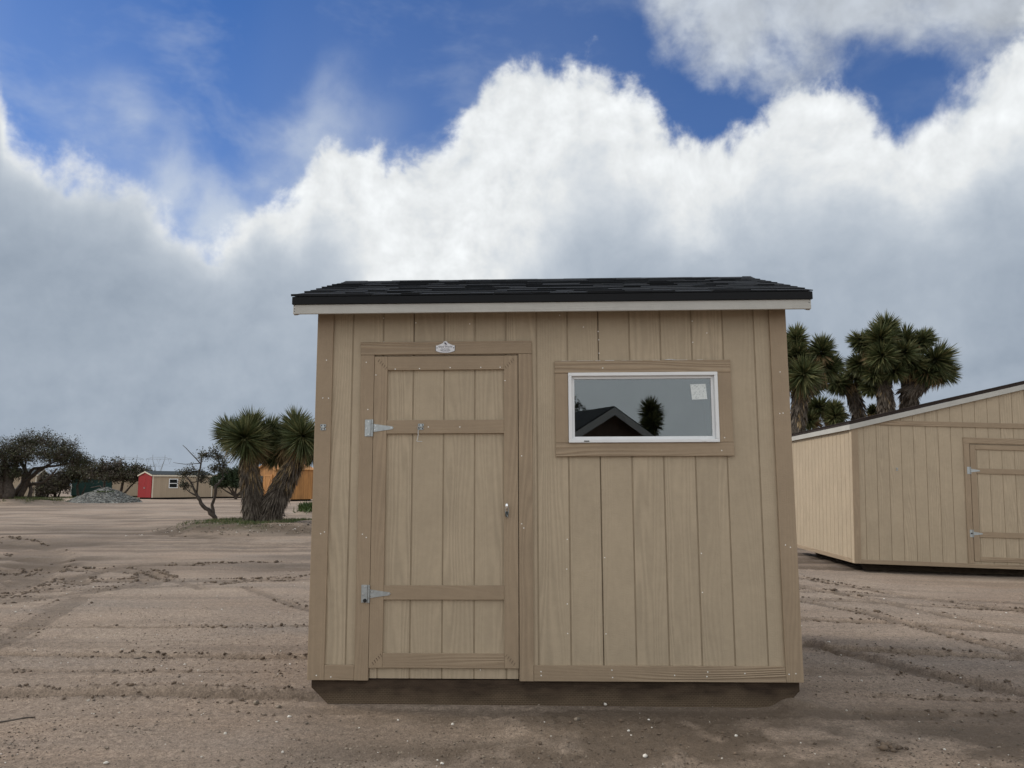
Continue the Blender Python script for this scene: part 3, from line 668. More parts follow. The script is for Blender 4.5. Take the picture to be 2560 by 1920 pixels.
    for xa, xb in ((x0+.004, x0+.023), (x1-.026, x1-.007)):
        for sgn in (-1, 1):
            y_e = yr+sgn*(yr-ye-.021); a = zr-.022; e_ = ze-.020+.021*math.tan(ang)
            MB().add([(xa,y_e,e_-.105),(xb,y_e,e_-.105),(xb,yr,a-.105),(xa,yr,a-.105),(xa,y_e,e_),(xb,y_e,e_),(xb,yr,a),(xa,yr,a)],
                 [(3,2,1,0),(4,5,6,7),(0,1,5,4),(1,2,6,5),(2,3,7,6),(3,0,4,7)] if sgn < 0 else [(0,1,2,3),(7,6,5,4),(4,5,1,0),(5,6,2,1),(6,7,3,2),(7,4,0,3)]).build('rake_board', M_fascia_d, S)
    for x, z in ((-.132,2.518),(-.130,2.498),(-.130,2.482),(3.172,2.505),(3.175,2.522)): MB().disc(x, ye+.0008, z, .0035, .001, 6).build('nail_hole', M_rim, S)
    # skids with sloped ends
    for yy in (.006, 1.15, D-.10):
        MB().prism([(.005,.100),(.125,-.012),(2.94,-.012),(3.046,.092),(3.046,.1245),(.005,.1245)], yy, yy+.089).build('skid', M_skid, S)
        MB().prism([(.005,.1250),(3.046,.1250),(3.046,.150),(.005,.150)], yy, yy+.004).build('rim_board', M_skid, S)
    # bright nail heads
    me = bpy.data.meshes.new('nail_head'); m = MB().disc(0,0,0,.0043,.0012,7); me.from_pydata(m.v,[],m.f); me.materials.append(M_nail)
    A = lambda x,y: (700+x*.3074, 660+y*.3074); Bq = lambda x,y: (1340+x*.3255, 660+y*.3255); Cq = lambda x,y: (740+x*.3254, 1240+y*.3254); Dq = lambda x,y: (1320+x*.3376, 1240+y*.3376)
    P = [A(*p) for p in ((852,440),(1114,478),(1552,487),(853,637),(392,786),(949,858),(1146,854),(1394,846),(1642,844),(1799,843),(792,906),(1838,951),(726,1185),(362,1092),(408,1094),(1471,1327),(1216,1327),(1971,1561),(714,803))]
    P += [Bq(*p) for p in ((190,394),(373,484),(486,518),(490,582),(492,685),(1208,439),(1212,601),(1320,530),(518,802),(1875,832),(1872,1150),(1897,1147),(1449,1335),(1427,1433))]
    P += [Cq(*p) for p in ((199,288),(228,275),(519,292),(548,317),(1738,213),(1754,245),(163,1373),(274,1384),(1417,1336))]
    P += [Dq(*p) for p in ((294,321),(290,541),(571,456),(1287,425),(1294,714),(293,799),(295,1018),(579,1021),(97,1295),(98,1324),(620,1284),(625,1339),(1083,1323),(1327,1298),(1321,1332),(1601,1309),(1903,361),(1940,378),(1927,1315),(1977,1310))]
    ey = Vector((math.sin(R(1.88)), math.cos(R(1.88)), 0)); ex_ = Vector((math.cos(R(1.88)), -math.sin(R(1.88)), 0)); O = Vector((-1.269,5.048,0)); C = Vector((0,0,CAM_H))
    trims = [(-.02,.09,0,3),(2.96,3.07,0,3),(.274,1.406,2.2165,2.3015),(.279,.4555,.15,2.3),(1.2235,1.406,.15,2.3),(.09,.28,0,.24),(1.4,3.05,0,.243),(.36,1.32,2.1125,2.204),(.36,1.32,1.694,1.782),(1.556,2.7,2.083,2.165),(1.556,2.7,1.541,1.628),(2.61,2.697,1.6,2.1)]
    for px, py in P:
        d = ray(px, py); q = C + d*((O-C).dot(ey)/d.dot(ey)); u = (q-O).dot(ex_); z = q.z-.003*u
        y = -t-.0004 if any(a <= u <= b and c <= z <= e for a, b, c, e in trims) else -.0003
        o = bpy.data.objects.new('nail_head', me); col.objects.link(o); o.parent = S; o.location = (u, y, z)
    return S
main_shed()

def right_shed():
    S = thing('gable_shed', 'wide tan shed with low gable and brown door, cut off by the right edge', 'shed', (5.72, 13.10, -.075), (0, R(1.78), R(-4)))
    k = 1.04; W, D, z0 = 6.6, 3.66, .146; t = .018; gab = Slope(2.42, .262, W/2)
    DOOR = (1.915, 3.9, .25, 2.18)
    gr = [.19+G*i for i in range(40)]
    wall_part(S, 'front_wall', (0,0,0), 0, W, z0, gab, gr, [(1.905, 4.70, .25, 2.18)], mback=M_back)
    wall_part(S, 'side_wall', (0,D,0), -math.pi/2, D, z0, 2.44, [D-(.17+G*i) for i in range(20)])
    wall_part(S, 'side_wall', (W,0,0), math.pi/2, D, z0, 2.44, [.17+G*i for i in range(20)])
    wall_part(S, 'back_wall', (W,D,0), math.pi, W, z0, gab, gr)
    bx('corner_board', M_trim_v, S, -t, .089, -t, -.0005, z0-.003, 2.40); bx('corner_board', M_trim_v, S, W-.089, W+t, -t, -.0005, z0-.003, 2.40)
    bx('corner_board', M_side_v, S, -t, -.0006, 0, .089, z0-.003, 2.42); bx('corner_board', M_side_v, S, -t, -.0006, D-.089, D, z0-.003, 2.42)
    bx('skirt_board', M_trim_h, S, .0905, W-.0905, -t, -.0005, z0-.003, .212); bx('skirt_board', M_trim_d, S, -t, -.0006, .0905, D-.0905, z0-.003, .212)
    bx('gable_band', M_trim_h, S, .16, W-.16, -t, -.0005, 2.462, 2.545)
    # door
    for a, b in ((1.810,1.900),(4.705,4.795)): bx('casing', M_trim_v, S, a, b, -t, -.0005, .2135, 2.192)
    bx('casing', M_trim_h, S, 1.805, 4.80, -t, -.0005, 2.194, 2.290)
    for xa, xb in ((1.908, 3.300), (3.306, 4.698)):
        d = MB().box(xa, xb, .0050, .03, .25, 2.175).build('door', M_back, S)
        gg = [xa]+[g for g in gr if xa+.03 < g < xb-.03]+[xb]
        for a, b in zip(gg[:-1], gg[1:]): MB().box(a+.005, b-.005, 0, .0049, .25, 2.174).build('siding_board', M_side_v, d)
        bx('stile', M_trim_v, d, xa, xa+.089, -t, -.0005, .252, 2.172); bx('stile', M_trim_v, d, xb-.089, xb, -t, -.0005, .252, 2.172)
        for za, zb in ((2.094,2.170),(1.692,1.778),(.645,.732),(.253,.326)): bx('rail', M_trim_h, d, xa+.0905, xb-.0905, -t, -.0005, za, zb)
    hinge(S, 1.905, 1.737, -t-.0005, 1.1, screws=False); h = hinge(S, 1.905, .70, -t-.0005, 1.1, screws=False)
    MB().disc(1.875, -t-.004, .70, .013, .010, 10).build('rubber_bumper', M_black, h)
    e = MB().box(.70, .735, -.006, -.0006, 1.70, 1.712, .001).box(.70, .735, -.006, -.0006, 1.735, 1.747, .001).build('eye_plate', M_zinc, S); bx('staple', M_zinc, e, .712, .723, -.016, -.0062, 1.712, 1.735)
    # roof
    ov, of = .06, .05; ze = 2.455; zr = ze+.262*(W/2+ov)
    for sg in (-1, 1):
        xe = W/2+sg*(W/2+ov); xm = W/2
        P = [(xe,ze),(xm,zr),(xm,zr+.045),(xe,ze+.045)]
        rf = MB(); P2 = P if sg < 0 else [(a,b) for a,b in P][::-1]; rf.prism(P2, -of, D+of); r_ = rf.build('roof', M_shingle_b, S)
        if sg < 0:
            rr = random.Random(4); n = 24; sl = math.hypot(xm-xe, zr-ze); ang = math.atan2(zr-ze, xm-xe); ex = sl/n
            for c in range(n):
                m = MB(); y = -of-.008
                while y < D+of:
                    wd = min(rr.choice((.16,.22,.30,.36)), D+of+.008-y); hh = rr.choice((.008,.011,.014))
                    s0 = c*ex-.01; s1 = s0+ex*1.3; q = lambda s_, h_: (xe+s_*math.cos(ang)-h_*math.sin(ang), ze+.046+s_*math.sin(ang)+h_*math.cos(ang))
                    a0 = q(s0,.002); a1 = q(s0,hh); b0 = q(s1,.0005); b1 = q(s1,.002)
                    m.add([(a0[0],y,a0[1]),(b0[0],y,b0[1]),(b0[0],y+wd-.003,b0[1]),(a0[0],y+wd-.003,a0[1]),(a1[0],y,a1[1]),(b1[0],y,b1[1]),(b1[0],y+wd-.003,b1[1]),(a1[0],y+wd-.003,a1[1])], [(3,2,1,0),(4,5,6,7),(0,1,5,4),(1,2,6,5),(2,3,7,6),(3,0,4,7)]); y += wd
                m.build('shingle_course', M_shingle_b, r_)
        z1 = .088
        MB().prism([(xe,ze-z1),(xm,zr-z1),(xm,zr-.001),(xe,ze-.001)] if sg < 0 else [(xm,zr-z1),(xe,ze-z1),(xe,ze-.001),(xm,zr-.001)], -of-.002, -of+.017).build('rake_board', M_fascia, S)
    bx('eave_fascia', M_fascia_d, S, -ov-.0, -ov+.018, -of+.0175, D+of, ze-.086, ze+.010); bx('eave_fascia', M_fascia_d, S, W+ov-.018, W+ov, -of+.0175, D+of, ze-.086, ze+.010)
    for yy in (.55, D/2, D-.6): MB().prism([(.30,.10),(.42,-.10),(W-.4,-.12),(W-.3,.10),(W-.3,.143),(.30,.143)], yy, yy+.089).build('skid', M_skid, S)
    return S
right_shed()

# ------------------------------------------------------------------ distant sheds
M_far_tan = plain('far tan siding', (.36, .285, .205), .7, var=.06, vs=1.2)
def ribbed(name, c, pitch=.2, var=.10, dark=.55):
    m = Mat(name, .7); v = m.coords(); sep = m.N.new('ShaderNodeSeparateXYZ'); m.L.new(v, sep.inputs[0])
    u = m.math('FRACT', m.math('DIVIDE', m.math('ADD', sep.outputs[0], sep.outputs[1]), pitch)); g = m.mr(u, .0, .10, dark, 1.0)
    bid = m.math('FLOOR', m.math('DIVIDE', m.math('ADD', sep.outputs[0], sep.outputs[1]), pitch))
    wn = m.N.new('ShaderNodeTexWhiteNoise'); wn.noise_dimensions = '1D'; m.L.new(bid, wn.inputs['W'])
    f = m.math('MULTIPLY', g, m.math('MULTIPLY', m.mr(wn.outputs[0], 0, 1, 1-var, 1+var), m.mr(m.noise(m.coords((1,1,.2)), 5, 4), .3, .7, 1-var, 1+var)))
    m.color(m.mix(1.0, c, m_comb(m, f), 'MULTIPLY')); return m.m
M_rib_tan = ribbed('far ribbed tan siding', (.36, .285, .205), .2032, .04, .7); M_rib_green = ribbed('far ribbed green siding', (.012, .045, .040), .2032, .06)
M_rib_red = ribbed('red painted boards', (.27, .008, .012), .2032, .06); M_cedar = ribbed('orange stained cedar boards', (.35, .165, .052), .2032, .22, .45)
M_cream = plain('cream trim', (.62, .56, .46), .6, var=.04); M_cedar_t = plain('cedar trim', (.46, .22, .075), .6, var=.1)
M_roof_far = plain('far dark roof', (.022, .030, .033), .8); M_void = plain('dark window glass', (.015, .016, .017), .15)
def far_shed(name, label, p0, p1, depth, h, rise, wall_m, roof_m, trim_m, gable_side=False, ov=.12, base=.16, door=None, wins=(), end_door=None, group=None):
    """front wall runs from p0 to p1 (world x,y); ridge parallel to it unless gable_side"""
    a = Vector((p0[0],p0[1],0)); b = Vector((p1[0],p1[1],0)); ang = math.atan2(b.y-a.y, b.x-a.x); W = (b-a).length
    S = thing(name, label, 'shed', (a.x, a.y, gz(a.x,a.y)), (0,0,ang), group); D = depth
    if not gable_side:
        wl = MB(); P = [(0,base),(D,base),(D,h),(D/2,h+rise),(0,h)]
        for x in (0, W-.03): wl.add([(x,y,z) for y,z in P]+[(x+.03,y,z) for y,z in P], [(0,1,2,3,4)[::-1],(5,6,7,8,9)]+[(i,(i+1)%5,5+(i+1)%5,5+i) for i in range(5)])
        wl.box(0,W,0,.03,base,h); wl.box(0,W,D-.03,D,base,h)
    else:
        wl = MB(); P = [(0,base),(W,base),(W,h),(W/2,h+rise),(0,h)]; wl.prism(P,0,.03); wl.prism(P,D-.03,D); wl.box(0,.03,.03,D-.03,base,h); wl.box(W-.03,W,.03,D-.03,base,h)
    wl.build('wall', wall_m, S)
    if not gable_side:
        k = rise/(D/2)
        for sg in (0,1):
            e = -ov if sg == 0 else D+ov; vs = [(-ov,e,h-ov*k+.02),(W+ov,e,h-ov*k+.02),(W+ov,D/2,h+rise+.02),(-ov,D/2,h+rise+.02)]; vs += [(x,y,z+.06) for x,y,z in vs]
            r_ = MB().add(vs, [(0,1,5,4),(4,5,6,7),(3,2,1,0),(1,2,6,5),(3,0,4,7)]).build('roof', roof_m, S)
        bx('fascia_board', trim_m, S, -ov, W+ov, -ov-.03, -ov-.002, h-ov*k-.10, h-ov*k+.04, 0)
        for x in (-ov-.03, W+ov):
            for sg in (0,1):
                e = -ov if sg == 0 else D+ov
                MB().add([(x,e,h-ov*k-.09),(x,D/2,h+rise-.09),(x,D/2,h+rise+.03),(x,e,h-ov*k+.03),(x+.03,e,h-ov*k-.09),(x+.03,D/2,h+rise-.09),(x+.03,D/2,h+rise+.03),(x+.03,e,h-ov*k+.03)],[(0,1,2,3),(7,6,5,4),(0,4,5,1),(3,2,6,7)]).build('rake_board', trim_m, S)
    else:
        k = rise/(W/2)
        for sg in (0,1):
            e = -ov if sg == 0 else W+ov; vs = [(e,-ov,h-ov*k+.02),(W/2,-ov,h+rise+.02),(W/2,D+ov,h+rise+.02),(e,D+ov,h-ov*k+.02)]; vs += [(x,y,z+.06) for x,y,z in vs]
            MB().add(vs, [(0,1,5,4),(4,5,6,7),(3,2,1,0),(1,2,6,5),(3,0,4,7),(2,3,7,6)]).build('roof', roof_m, S)
            P = [(e,h-ov*k-.09),(W/2,h+rise-.09),(W/2,h+rise+.03),(e,h-ov*k+.03)]; MB().prism(P if sg == 0 else P[::-1], -ov-.03, -ov-.002).build('rake_board', trim_m, S)
    for x in (0, W-.10): bx('corner_board', trim_m, S, x, x+.10, -.02, -.001, base, h, 0)
    for (x0,x1,za,zb) in wins:
        f = MB()
        for q in ((x0,x1,za,za+.07),(x0,x1,zb-.07,zb),(x0,x0+.07,za+.07,zb-.07),(x1-.07,x1,za+.07,zb-.07),(x0+.07,x1-.07,(za+zb)/2-.03,(za+zb)/2+.03)): f.box(q[0],q[1],-.04,-.002,q[2],q[3])
        w = f.build('window', M_vinyl if trim_m is not M_cedar_t else M_rim, S); bx('pane', M_void, w, x0+.05, x1-.05, -.02, -.005, za+.05, zb-.05, 0)
    if door:
        x0,x1,za,zb,dm,tm = door; d = bx('door', dm, S, x0, x1, -.05, -.002, za, zb, 0)
        for q in ((x0,x1,zb-.1,zb),(x0,x1,za,za+.1),(x0,x0+.1,za+.1,zb-.1),(x1-.1,x1,za+.1,zb-.1)): bx('door_trim', tm, d, q[0], q[1], -.075, -.051, q[2], q[3], 0)
        MB().add([(x0+.1,-.072,za+.1),(x0+.25,-.072,za+.1),(x1-.1,-.072,zb-.1),(x1-.25,-.072,zb-.1),(x0+.1,-.052,za+.1),(x0+.25,-.052,za+.1),(x1-.1,-.052,zb-.1),(x1-.25,-.052,zb-.1)], [(0,1,2,3),(1,5,6,2),(4,0,3,7)]).build('brace', tm, d)
    if end_door:
        MB().add([(-.05,.02,h-.02),(-.05,D-.02,h-.02),(-.05,D/2,h+rise-.1),(-.002,.02,h-.02),(-.002,D-.02,h-.02),(-.002,D/2,h+rise-.1)],[(0,2,1),(0,3,5,2),(2,5,4,1),(0,1,4,3)]).build('gable_panel', end_door[4], S)                                        # double door on the left gable end
        ya, yb, za, zb, dm = end_door
        for q0, q1 in ((ya,(ya+yb)/2-.01),((ya+yb)/2+.01,yb)):
            d = bx('door', dm, S, -.06, -.002, q0, q1, za, zb, 0); bx('door_handle', M_zinc, d, -.09, -.061, q0+.05 if q0 > ya else q1-.1, q0+.1 if q0 > ya else q1-.05, 1.0, 1.15, 0)
    for y in (.2, D-.3): bx('skid', M_dark, S, .1, W-.1, y, y+.1, -.1, base-.001, 0)
    return S

far_shed('garden_shed', 'tan shed with bright red double door on its end and small white window, far left', (-34.0,73.3), (-30.2,78.2), 2.6, 2.28, .34, M_rib_tan, M_roof_far, M_cream, wins=((1.62,2.52,1.05,1.95),), end_door=(.05,2.55,.17,2.24,M_rib_red), ov=.09)
far_shed('garden_shed', 'plain tan gabled shed standing behind the round dark shrub tree', (-31.4,79.5), (-26.6,80.3), 4.0, 2.05, .75, M_rib_tan, M_roof_far, M_far_tan, gable_side=True)
far_shed('cedar_shed', 'orange stained cedar shed with braced door and dark window beside the two-headed yucca tree', (-21.8,66.0), (-19.4,63.75), 3.6, 2.62, .50, M_cedar, M_cedar_t, M_cedar_t, gable_side=True, door=(1.55,2.75,.3,2.2,M_cedar,M_cedar_t), wins=((.45,1.15,1.0,2.1),))
far_shed('cedar_shed', 'low orange cedar shed glimpsed between the taller cedar shed and the foreground shed', (-17.0,67.6), (-13.6,69.0), 3.0, 2.05, .35, M_cedar, M_roof_far, M_cedar_t)
far_shed('garden_shed', 'dark green shed with white corner boards behind the gravel heap', (-50.6,89.0), (-45.1,89.6), 3.4, 2.35, .6, M_rib_green, M_roof_far, M_vinyl)
far_shed('garden_shed', 'tan shed squeezed between the green shed and the red-doored shed', (-43.6,84.6), (-38.6,86.6), 3.4, 2.05, .4, M_rib_tan, M_far_tan, M_far_tan)
far_shed('garden_shed', 'tan shed at the left edge behind the spreading mesquite trunks', (-58.5,80.5), (-50.6,82.5), 3.4, 2.45, .6, M_rib_tan, M_roof_far, M_cream)

# ------------------------------------------------------------------ plants
def leaf_mat(name, a, b, c=None, sc=3.0, rough=.55, trans=0.0):
    m = Mat(name, rough, 0, .25); v = m.coords(); f = m.mr(m.noise(v, sc, 3), .3, .7); g = m.mr(m.noise(v, sc*9, 2), .3, .7, .7, 1.3)
    cc = m.mix(f, a, b); m.color(m.mix(1.0, cc, m_comb(m, g), 'MULTIPLY')); return m.m
M_yucca = leaf_mat('yucca leaf green', (.040, .053, .020), (.100, .118, .048), sc=1.6)
M_yucca2 = leaf_mat('yucca leaf olive', (.10, .105, .042), (.20, .19, .085), sc=1.6)
M_dead = leaf_mat('dead yucca leaf straw', (.20, .135, .065), (.30, .215, .115), sc=4)
M_shag = leaf_mat('weathered leaf shag', (.055, .043, .033), (.15, .122, .096), sc=5)
M_core = leaf_mat('yucca core', (.018, .016, .010), (.03, .025, .015))
def blades(P, Dv, L, Wd, bend, r):
    """many narrow blades: base P, unit dir Dv, length L, width Wd; each 3 faces (2 quads->tris)"""
    n = len(P); side = np.cross(Dv, r.normal(size=(n,3))); side /= np.linalg.norm(side, axis=1)[:,None]+1e-9
    B = np.zeros((n,3)); B[:,2] = -1
    m1 = P + Dv*(L*.45)[:,None] + B*(bend*.25*L)[:,None]; tip = P + Dv*L[:,None] + B*(bend*L)[:,None]
    w = Wd[:,None]*.5
    V = np.stack([P-side*w*.7, P+side*w*.7, m1+side*w, m1-side*w, tip], 1).reshape(-1,3)
    i = np.arange(n)[:,None]*5
    F = np.concatenate([i+np.array([[0,1,2]]), i+np.array([[0,2,3]]), i+np.array([[3,2,4]])], 0)
    return V, F
class Leaves:
    def __init__(s): s.V = []; s.F = []; s.M = []; s.n = 0
    def add(s, V, F, m): s.V.append(V); s.F.append(F+s.n); s.n += len(V); s.M.append(np.full(len(F), m, int)); return s
    def build(s, name, mats, parent, loc=(0,0,0), stuff=True):
        o = np_mesh(name, np.concatenate(s.V), np.concatenate(s.F), mats, np.concatenate(s.M), parent=parent, loc=loc)
        if stuff: kind(o, 'stuff')
        return o
def head(parent, c, ax, Rr, r, n=620, dead=.16, stem=.45, mats=None, wd=.042):
    Rr = Rr*1.2
    """one yucca leaf head: blades round a short stem, the lowest ones dead and hanging"""
    c = np.array(c, float); ax = np.array(ax, float); ax /= np.linalg.norm(ax); lv = Leaves()
    u = np.cross(ax, [0.3,.2,.9]); u /= np.linalg.norm(u); w = np.cross(ax, u)
    q = r.random(n); pol = np.arccos(1-1.55*q**.9)           # 0 = tip of the axis
    ph = r.random(n)*2*math.pi
    Dv = np.cos(pol)[:,None]*ax + np.sin(pol)[:,None]*(np.cos(ph)[:,None]*u+np.sin(ph)[:,None]*w)
    Dv += r.normal(size=(n,3))*.07; Dv /= np.linalg.norm(Dv, axis=1)[:,None]
    back = (1-np.cos(pol))/1.55
    P = c + ax*((.25-stem*back)*Rr)[:,None] + Dv*.05*Rr
    L = Rr*r.uniform(.78,1.04,n)*(1-.12*back); Wd = np.full(n, wd)*r.uniform(.7,1.2,n)
    isd = (back > 1-dead) & (r.random(n) < .85)
    bend = np.where(isd, .25, .03+.06*r.random(n))
    mi = np.where(isd, 2, np.where(r.random(n) < .36, 1, 0))
    for m in (0,1,2):
        k = mi == m
        if k.any(): lv.add(*blades(P[k], Dv[k], L[k], Wd[k], bend[k], r), m)
    # hanging skirt
    k = int(n*.18); ph = r.random(k)*2*math.pi; dn = np.array([0,0,-1.0]); Dv = -ax*.75 + dn*.55 + .55*(np.cos(ph)[:,None]*u+np.sin(ph)[:,None]*w) + r.normal(size=(k,3))*.12; Dv /= np.linalg.norm(Dv,axis=1)[:,None]
    P = c - ax*(stem*.8*Rr) + .12*Rr*(np.cos(ph)[:,None]*u+np.sin(ph)[:,None]*w); lv.add(*blades(P, Dv, Rr*r.uniform(.5,.85,k), np.full(k,wd), np.full(k,.1), r), 2)
    return lv.build('leaf_head', mats or [M_yucca, M_yucca2, M_dead], parent)
def shag(lv, pts, rad, r, n, L, wd=.034, straw=.0):
    """dead leaves pressed down along a limb"""
    P = np.array([list(p) for p in pts], float); seg = np.linalg.norm(np.diff(P,axis=0),axis=1); cum = np.concatenate([[0],np.cumsum(seg)]); t = r.random(n)*cum[-1]
    C = np.stack([np.interp(t,cum,P[:,i]) for i in range(3)],1); rr = np.interp(t,cum,rad)
    T = np.stack([np.interp(np.clip(t+.05,0,cum[-1]),cum,P[:,i])-np.interp(np.clip(t-.05,0,cum[-1]),cum,P[:,i]) for i in range(3)],1); T /= np.linalg.norm(T,axis=1)[:,None]
    o = r.normal(size=(n,3)); o -= (o*T).sum(1)[:,None]*T; o /= np.linalg.norm(o,axis=1)[:,None]
    Dv = -T*.80 + o*.46 + np.array([0,0,-.35]) + r.normal(size=(n,3))*.10; Dv /= np.linalg.norm(Dv,axis=1)[:,None]
    up = t/cum[-1]; m = np.where(r.random(n) < straw*np.clip((up-.45)*1.8,0,1), 1, 0)
    for k in (0,1):
        q = m == k
        if q.any(): lv.add(*blades(C[q]+o[q]*rr[q][:,None]*.92, Dv[q], L*r.uniform(.6,1.2,q.sum()), np.full(q.sum(),wd), np.full(q.sum(),.05), r), k)
def joshua(label, base, limbs, heads, seed, n=620, L=.30, straw=.5, group=None, dens=900):
    """limbs: list of (points, radii); heads: list of (centre, axis, radius); world coordinates"""
    r = np.random.default_rng(seed); root = thing('yucca_tree', label, 'tree', base, group=group); b = np.array(base)
    for pts, rad in limbs:
        pts = [np.array(p)-b for p in pts]; P2 = []; R2 = []
        for i in range(len(pts)-1):
            for s_ in np.linspace(0,1,5)[:-1]: P2.append(pts[i]*(1-s_)+pts[i+1]*s_); R2.append(rad[i]*(1-s_)+rad[i+1]*s_)
        P2.append(pts[-1]); R2.append(rad[-1])
        tr = MB().tube([tuple(p) for p in P2], [float(x)*.93 for x in R2], 12).build('trunk', M_shag, root, smooth=True)
        lv = Leaves(); ln = sum(np.linalg.norm(np.diff(np.array(pts),axis=0),axis=1)); shag(lv, pts, rad, r, int(dens*ln*np.mean(rad)/.25), L, straw=straw); lv.build('leaf_shag', [M_shag, M_dead], tr)
    for c, ax, Rr in heads: head(root, np.array(c)-b, ax, Rr, r, n)
    return root
def z6(x, y, Y): return at(420+x*.2170, 1000+y*.2170, Y)
def z7(x, y, Y): return at(1940+x*.2803, 760+y*.2803, Y)
Y0 = 24.3; s6 = .2170*Y0/1923; zb = gz(-7.8, Y0)
joshua('shaggy two-trunked yucca tree with bushy green heads on the low dirt mound', (z6(1050,1480,Y0).x, Y0, zb-.05),
  [([z6(1030,1500,Y0), z6(985,1150,Y0), z6(940,800,Y0), z6(910,560,Y0)], [.30,.27,.23,.12]),
   ([z6(1110,1500,Y0), z6(1210,1200,Y0+.1), z6(1330,960,Y0+.2), z6(1450,720,Y0+.2), z6(1500,520,Y0+.2)], [.32,.30,.29,.25,.13])],
  [(z6(905,470,Y0-.25), (-.05,-.85,.35), 290*s6), (z6(955,375,Y0+.15), (.05,.1,1), 235*s6), (z6(730,400,Y0+.25), (-.6,.2,.6), 205*s6), (z6(1120,400,Y0+.45), (.6,.3,.6), 205*s6), (z6(1060,560,Y0+.6), (.7,.3,.1), 200*s6),
   (z6(1545,440,Y0-.25), (.22,-.85,.35), 255*s6), (z6(1475,350,Y0+.25), (-.1,.1,1), 220*s6), (z6(1350,480,Y0+.35), (-.6,.3,.5), 190*s6), (z6(1260,620,Y0+.7), (-.8,.3,-.1), 200*s6), (z6(1660,600,Y0+.3), (.8,.1,.0), 180*s6)], 21, 620, .34, .60)
YR = 20.6; s7 = .2803*YR/1923
joshua('tall many-headed yucca tree rising behind the low gable roof, rightmost', (z7(990,960,YR).x, YR, -.25),
  [([(z7(985,960,YR).x,YR,-.3), z7(985,960,YR), z7(965,760,YR), z7(940,560,YR), z7(940,380,YR)], [.24,.19,.17,.15,.10]),
   ([(z7(1190,900,YR+.3).x,YR+.3,-.3), z7(1190,900,YR+.3), z7(1185,720,YR+.2), z7(1150,500,YR+.2)], [.26,.22,.16,.10]),
   ([z7(1150,810,YR+.1), z7(1290,720,YR), z7(1390,570,YR-.1)], [.20,.18,.10])],
  [(z7(980,250,YR), (.05,0,1), 150*s7), (z7(925,340,YR-.3), (-.15,-.5,.8), 165*s7), (z7(775,340,YR), (-.85,-.1,.4), 115*s7), (z7(935,470,YR-.45), (-.05,-.85,.1), 150*s7), (z7(1110,450,YR-.35), (.2,-.85,.1), 150*s7), (z7(1150,350,YR+.1), (.2,.1,.9), 140*s7),
   (z7(1285,345,YR), (.7,-.1,.6), 130*s7), (z7(1405,520,YR-.3), (.3,-.6,.5), 175*s7), (z7(1475,610,YR-.1), (.85,-.1,.1), 130*s7), (z7(770,540,YR+.2), (-.8,.1,.2), 120*s7), (z7(860,740,YR+.2), (-.6,.1,-.2), 95*s7), (z7(1030,350,YR+.4), (.1,.5,.7), 150*s7), (z7(1040,600,YR-.25), (.1,-.8,-.1), 115*s7), (z7(880,620,YR-.1), (-.4,-.6,0), 115*s7), (z7(1210,540,YR-.2), (.3,-.6,.2), 130*s7), (z7(1330,620,YR-.2), (.3,-.7,.1), 120*s7), (z7(860,430,YR+.4), (-.4,.5,.5), 140*s7)], 22, 480, .22, .15, dens=700)
YL = 19.6; s7 = .2803*YL/1923
joshua('dense yucca tree half hidden behind the right corner of the foreground shed', (z7(180,1100,YL).x, YL, -.2),
  [([(z7(185,1100,YL).x,YL,-.25), z7(185,1100,YL), z7(210,900,YL), z7(220,700,YL), z7(200,420,YL)], [.22,.18,.16,.15,.09]), ([z7(215,820,YL), z7(340,690,YL), z7(420,520,YL)], [.14,.13,.08])],
  [(z7(180,330,YL), (.05,0,1), 125*s7), (z7(405,430,YL), (.1,0,1), 140*s7), (z7(235,640,YL-.4), (.0,-.85,.2), 185*s7), (z7(450,570,YL), (.8,-.1,.3), 140*s7), (z7(200,480,YL-.1), (-.2,-.5,.7), 140*s7), (z7(330,540,YL+.3), (.2,.3,.7), 150*s7), (z7(60,450,YL), (-.6,-.2,.6), 150*s7), (z7(40,650,YL), (-.8,-.2,.1), 150*s7), (z7(320,690,YL+.2), (.3,.2,-.1), 130*s7)], 23, 480, .22, .25, dens=700)
YM = 22.0; s7 = .2803*YM/1923
joshua('crooked yucca tree between the other two above the low gable roof', (z7(730,980,YM).x, YM, -.25),
  [([(z7(745,980,YM).x,YM,-.3), z7(735,980,YM), z7(715,880,YM), z7(670,780,YM), z7(560,720,YM)], [.2,.17,.17,.16,.08]), ([z7(705,860,YM), z7(700,720,YM)], [.16,.09]), ([z7(610,1010,YM), z7(520,950,YM), z7(420,930,YM)], [.12,.1,.06])],
  [(z7(690,680,YM), (.0,0,1), 125*s7), (z7(560,710,YM), (-.8,-.2,.1), 120*s7), (z7(395,920,YM), (-.85,-.1,.25), 120*s7), (z7(510,960,YM-.3), (.2,-.5,.7), 95*s7), (z7(520,1010,YM-.4), (.1,-.8,.3), 100*s7), (z7(300,1040,YM-.1), (-.6,-.1,.4), 105*s7), (z7(865,960,YM+.4), (.1,0,1), 60*s7)], 24, 440, .22, .1, dens=700)
joshua('spiky yucca tree behind the photographer, mirrored in the window', (3.3,-15.8,gz(3.3,-15.8)-.05), [([(3.3,-15.8,-.1),(3.25,-15.8,1.6),(3.28,-15.8,3.4)],[.2,.17,.1]), ([(3.25,-15.8,1.5),(2.8,-15.6,2.2),(2.55,-15.4,2.7)],[.14,.12,.08])],
  [((3.28,-15.83,3.72),(0,.2,1),.46),((3.28,-15.7,3.35),(.1,.6,.5),.42),((2.5,-15.4,2.95),(-.3,.2,.9),.40)], 25, 420, .22)

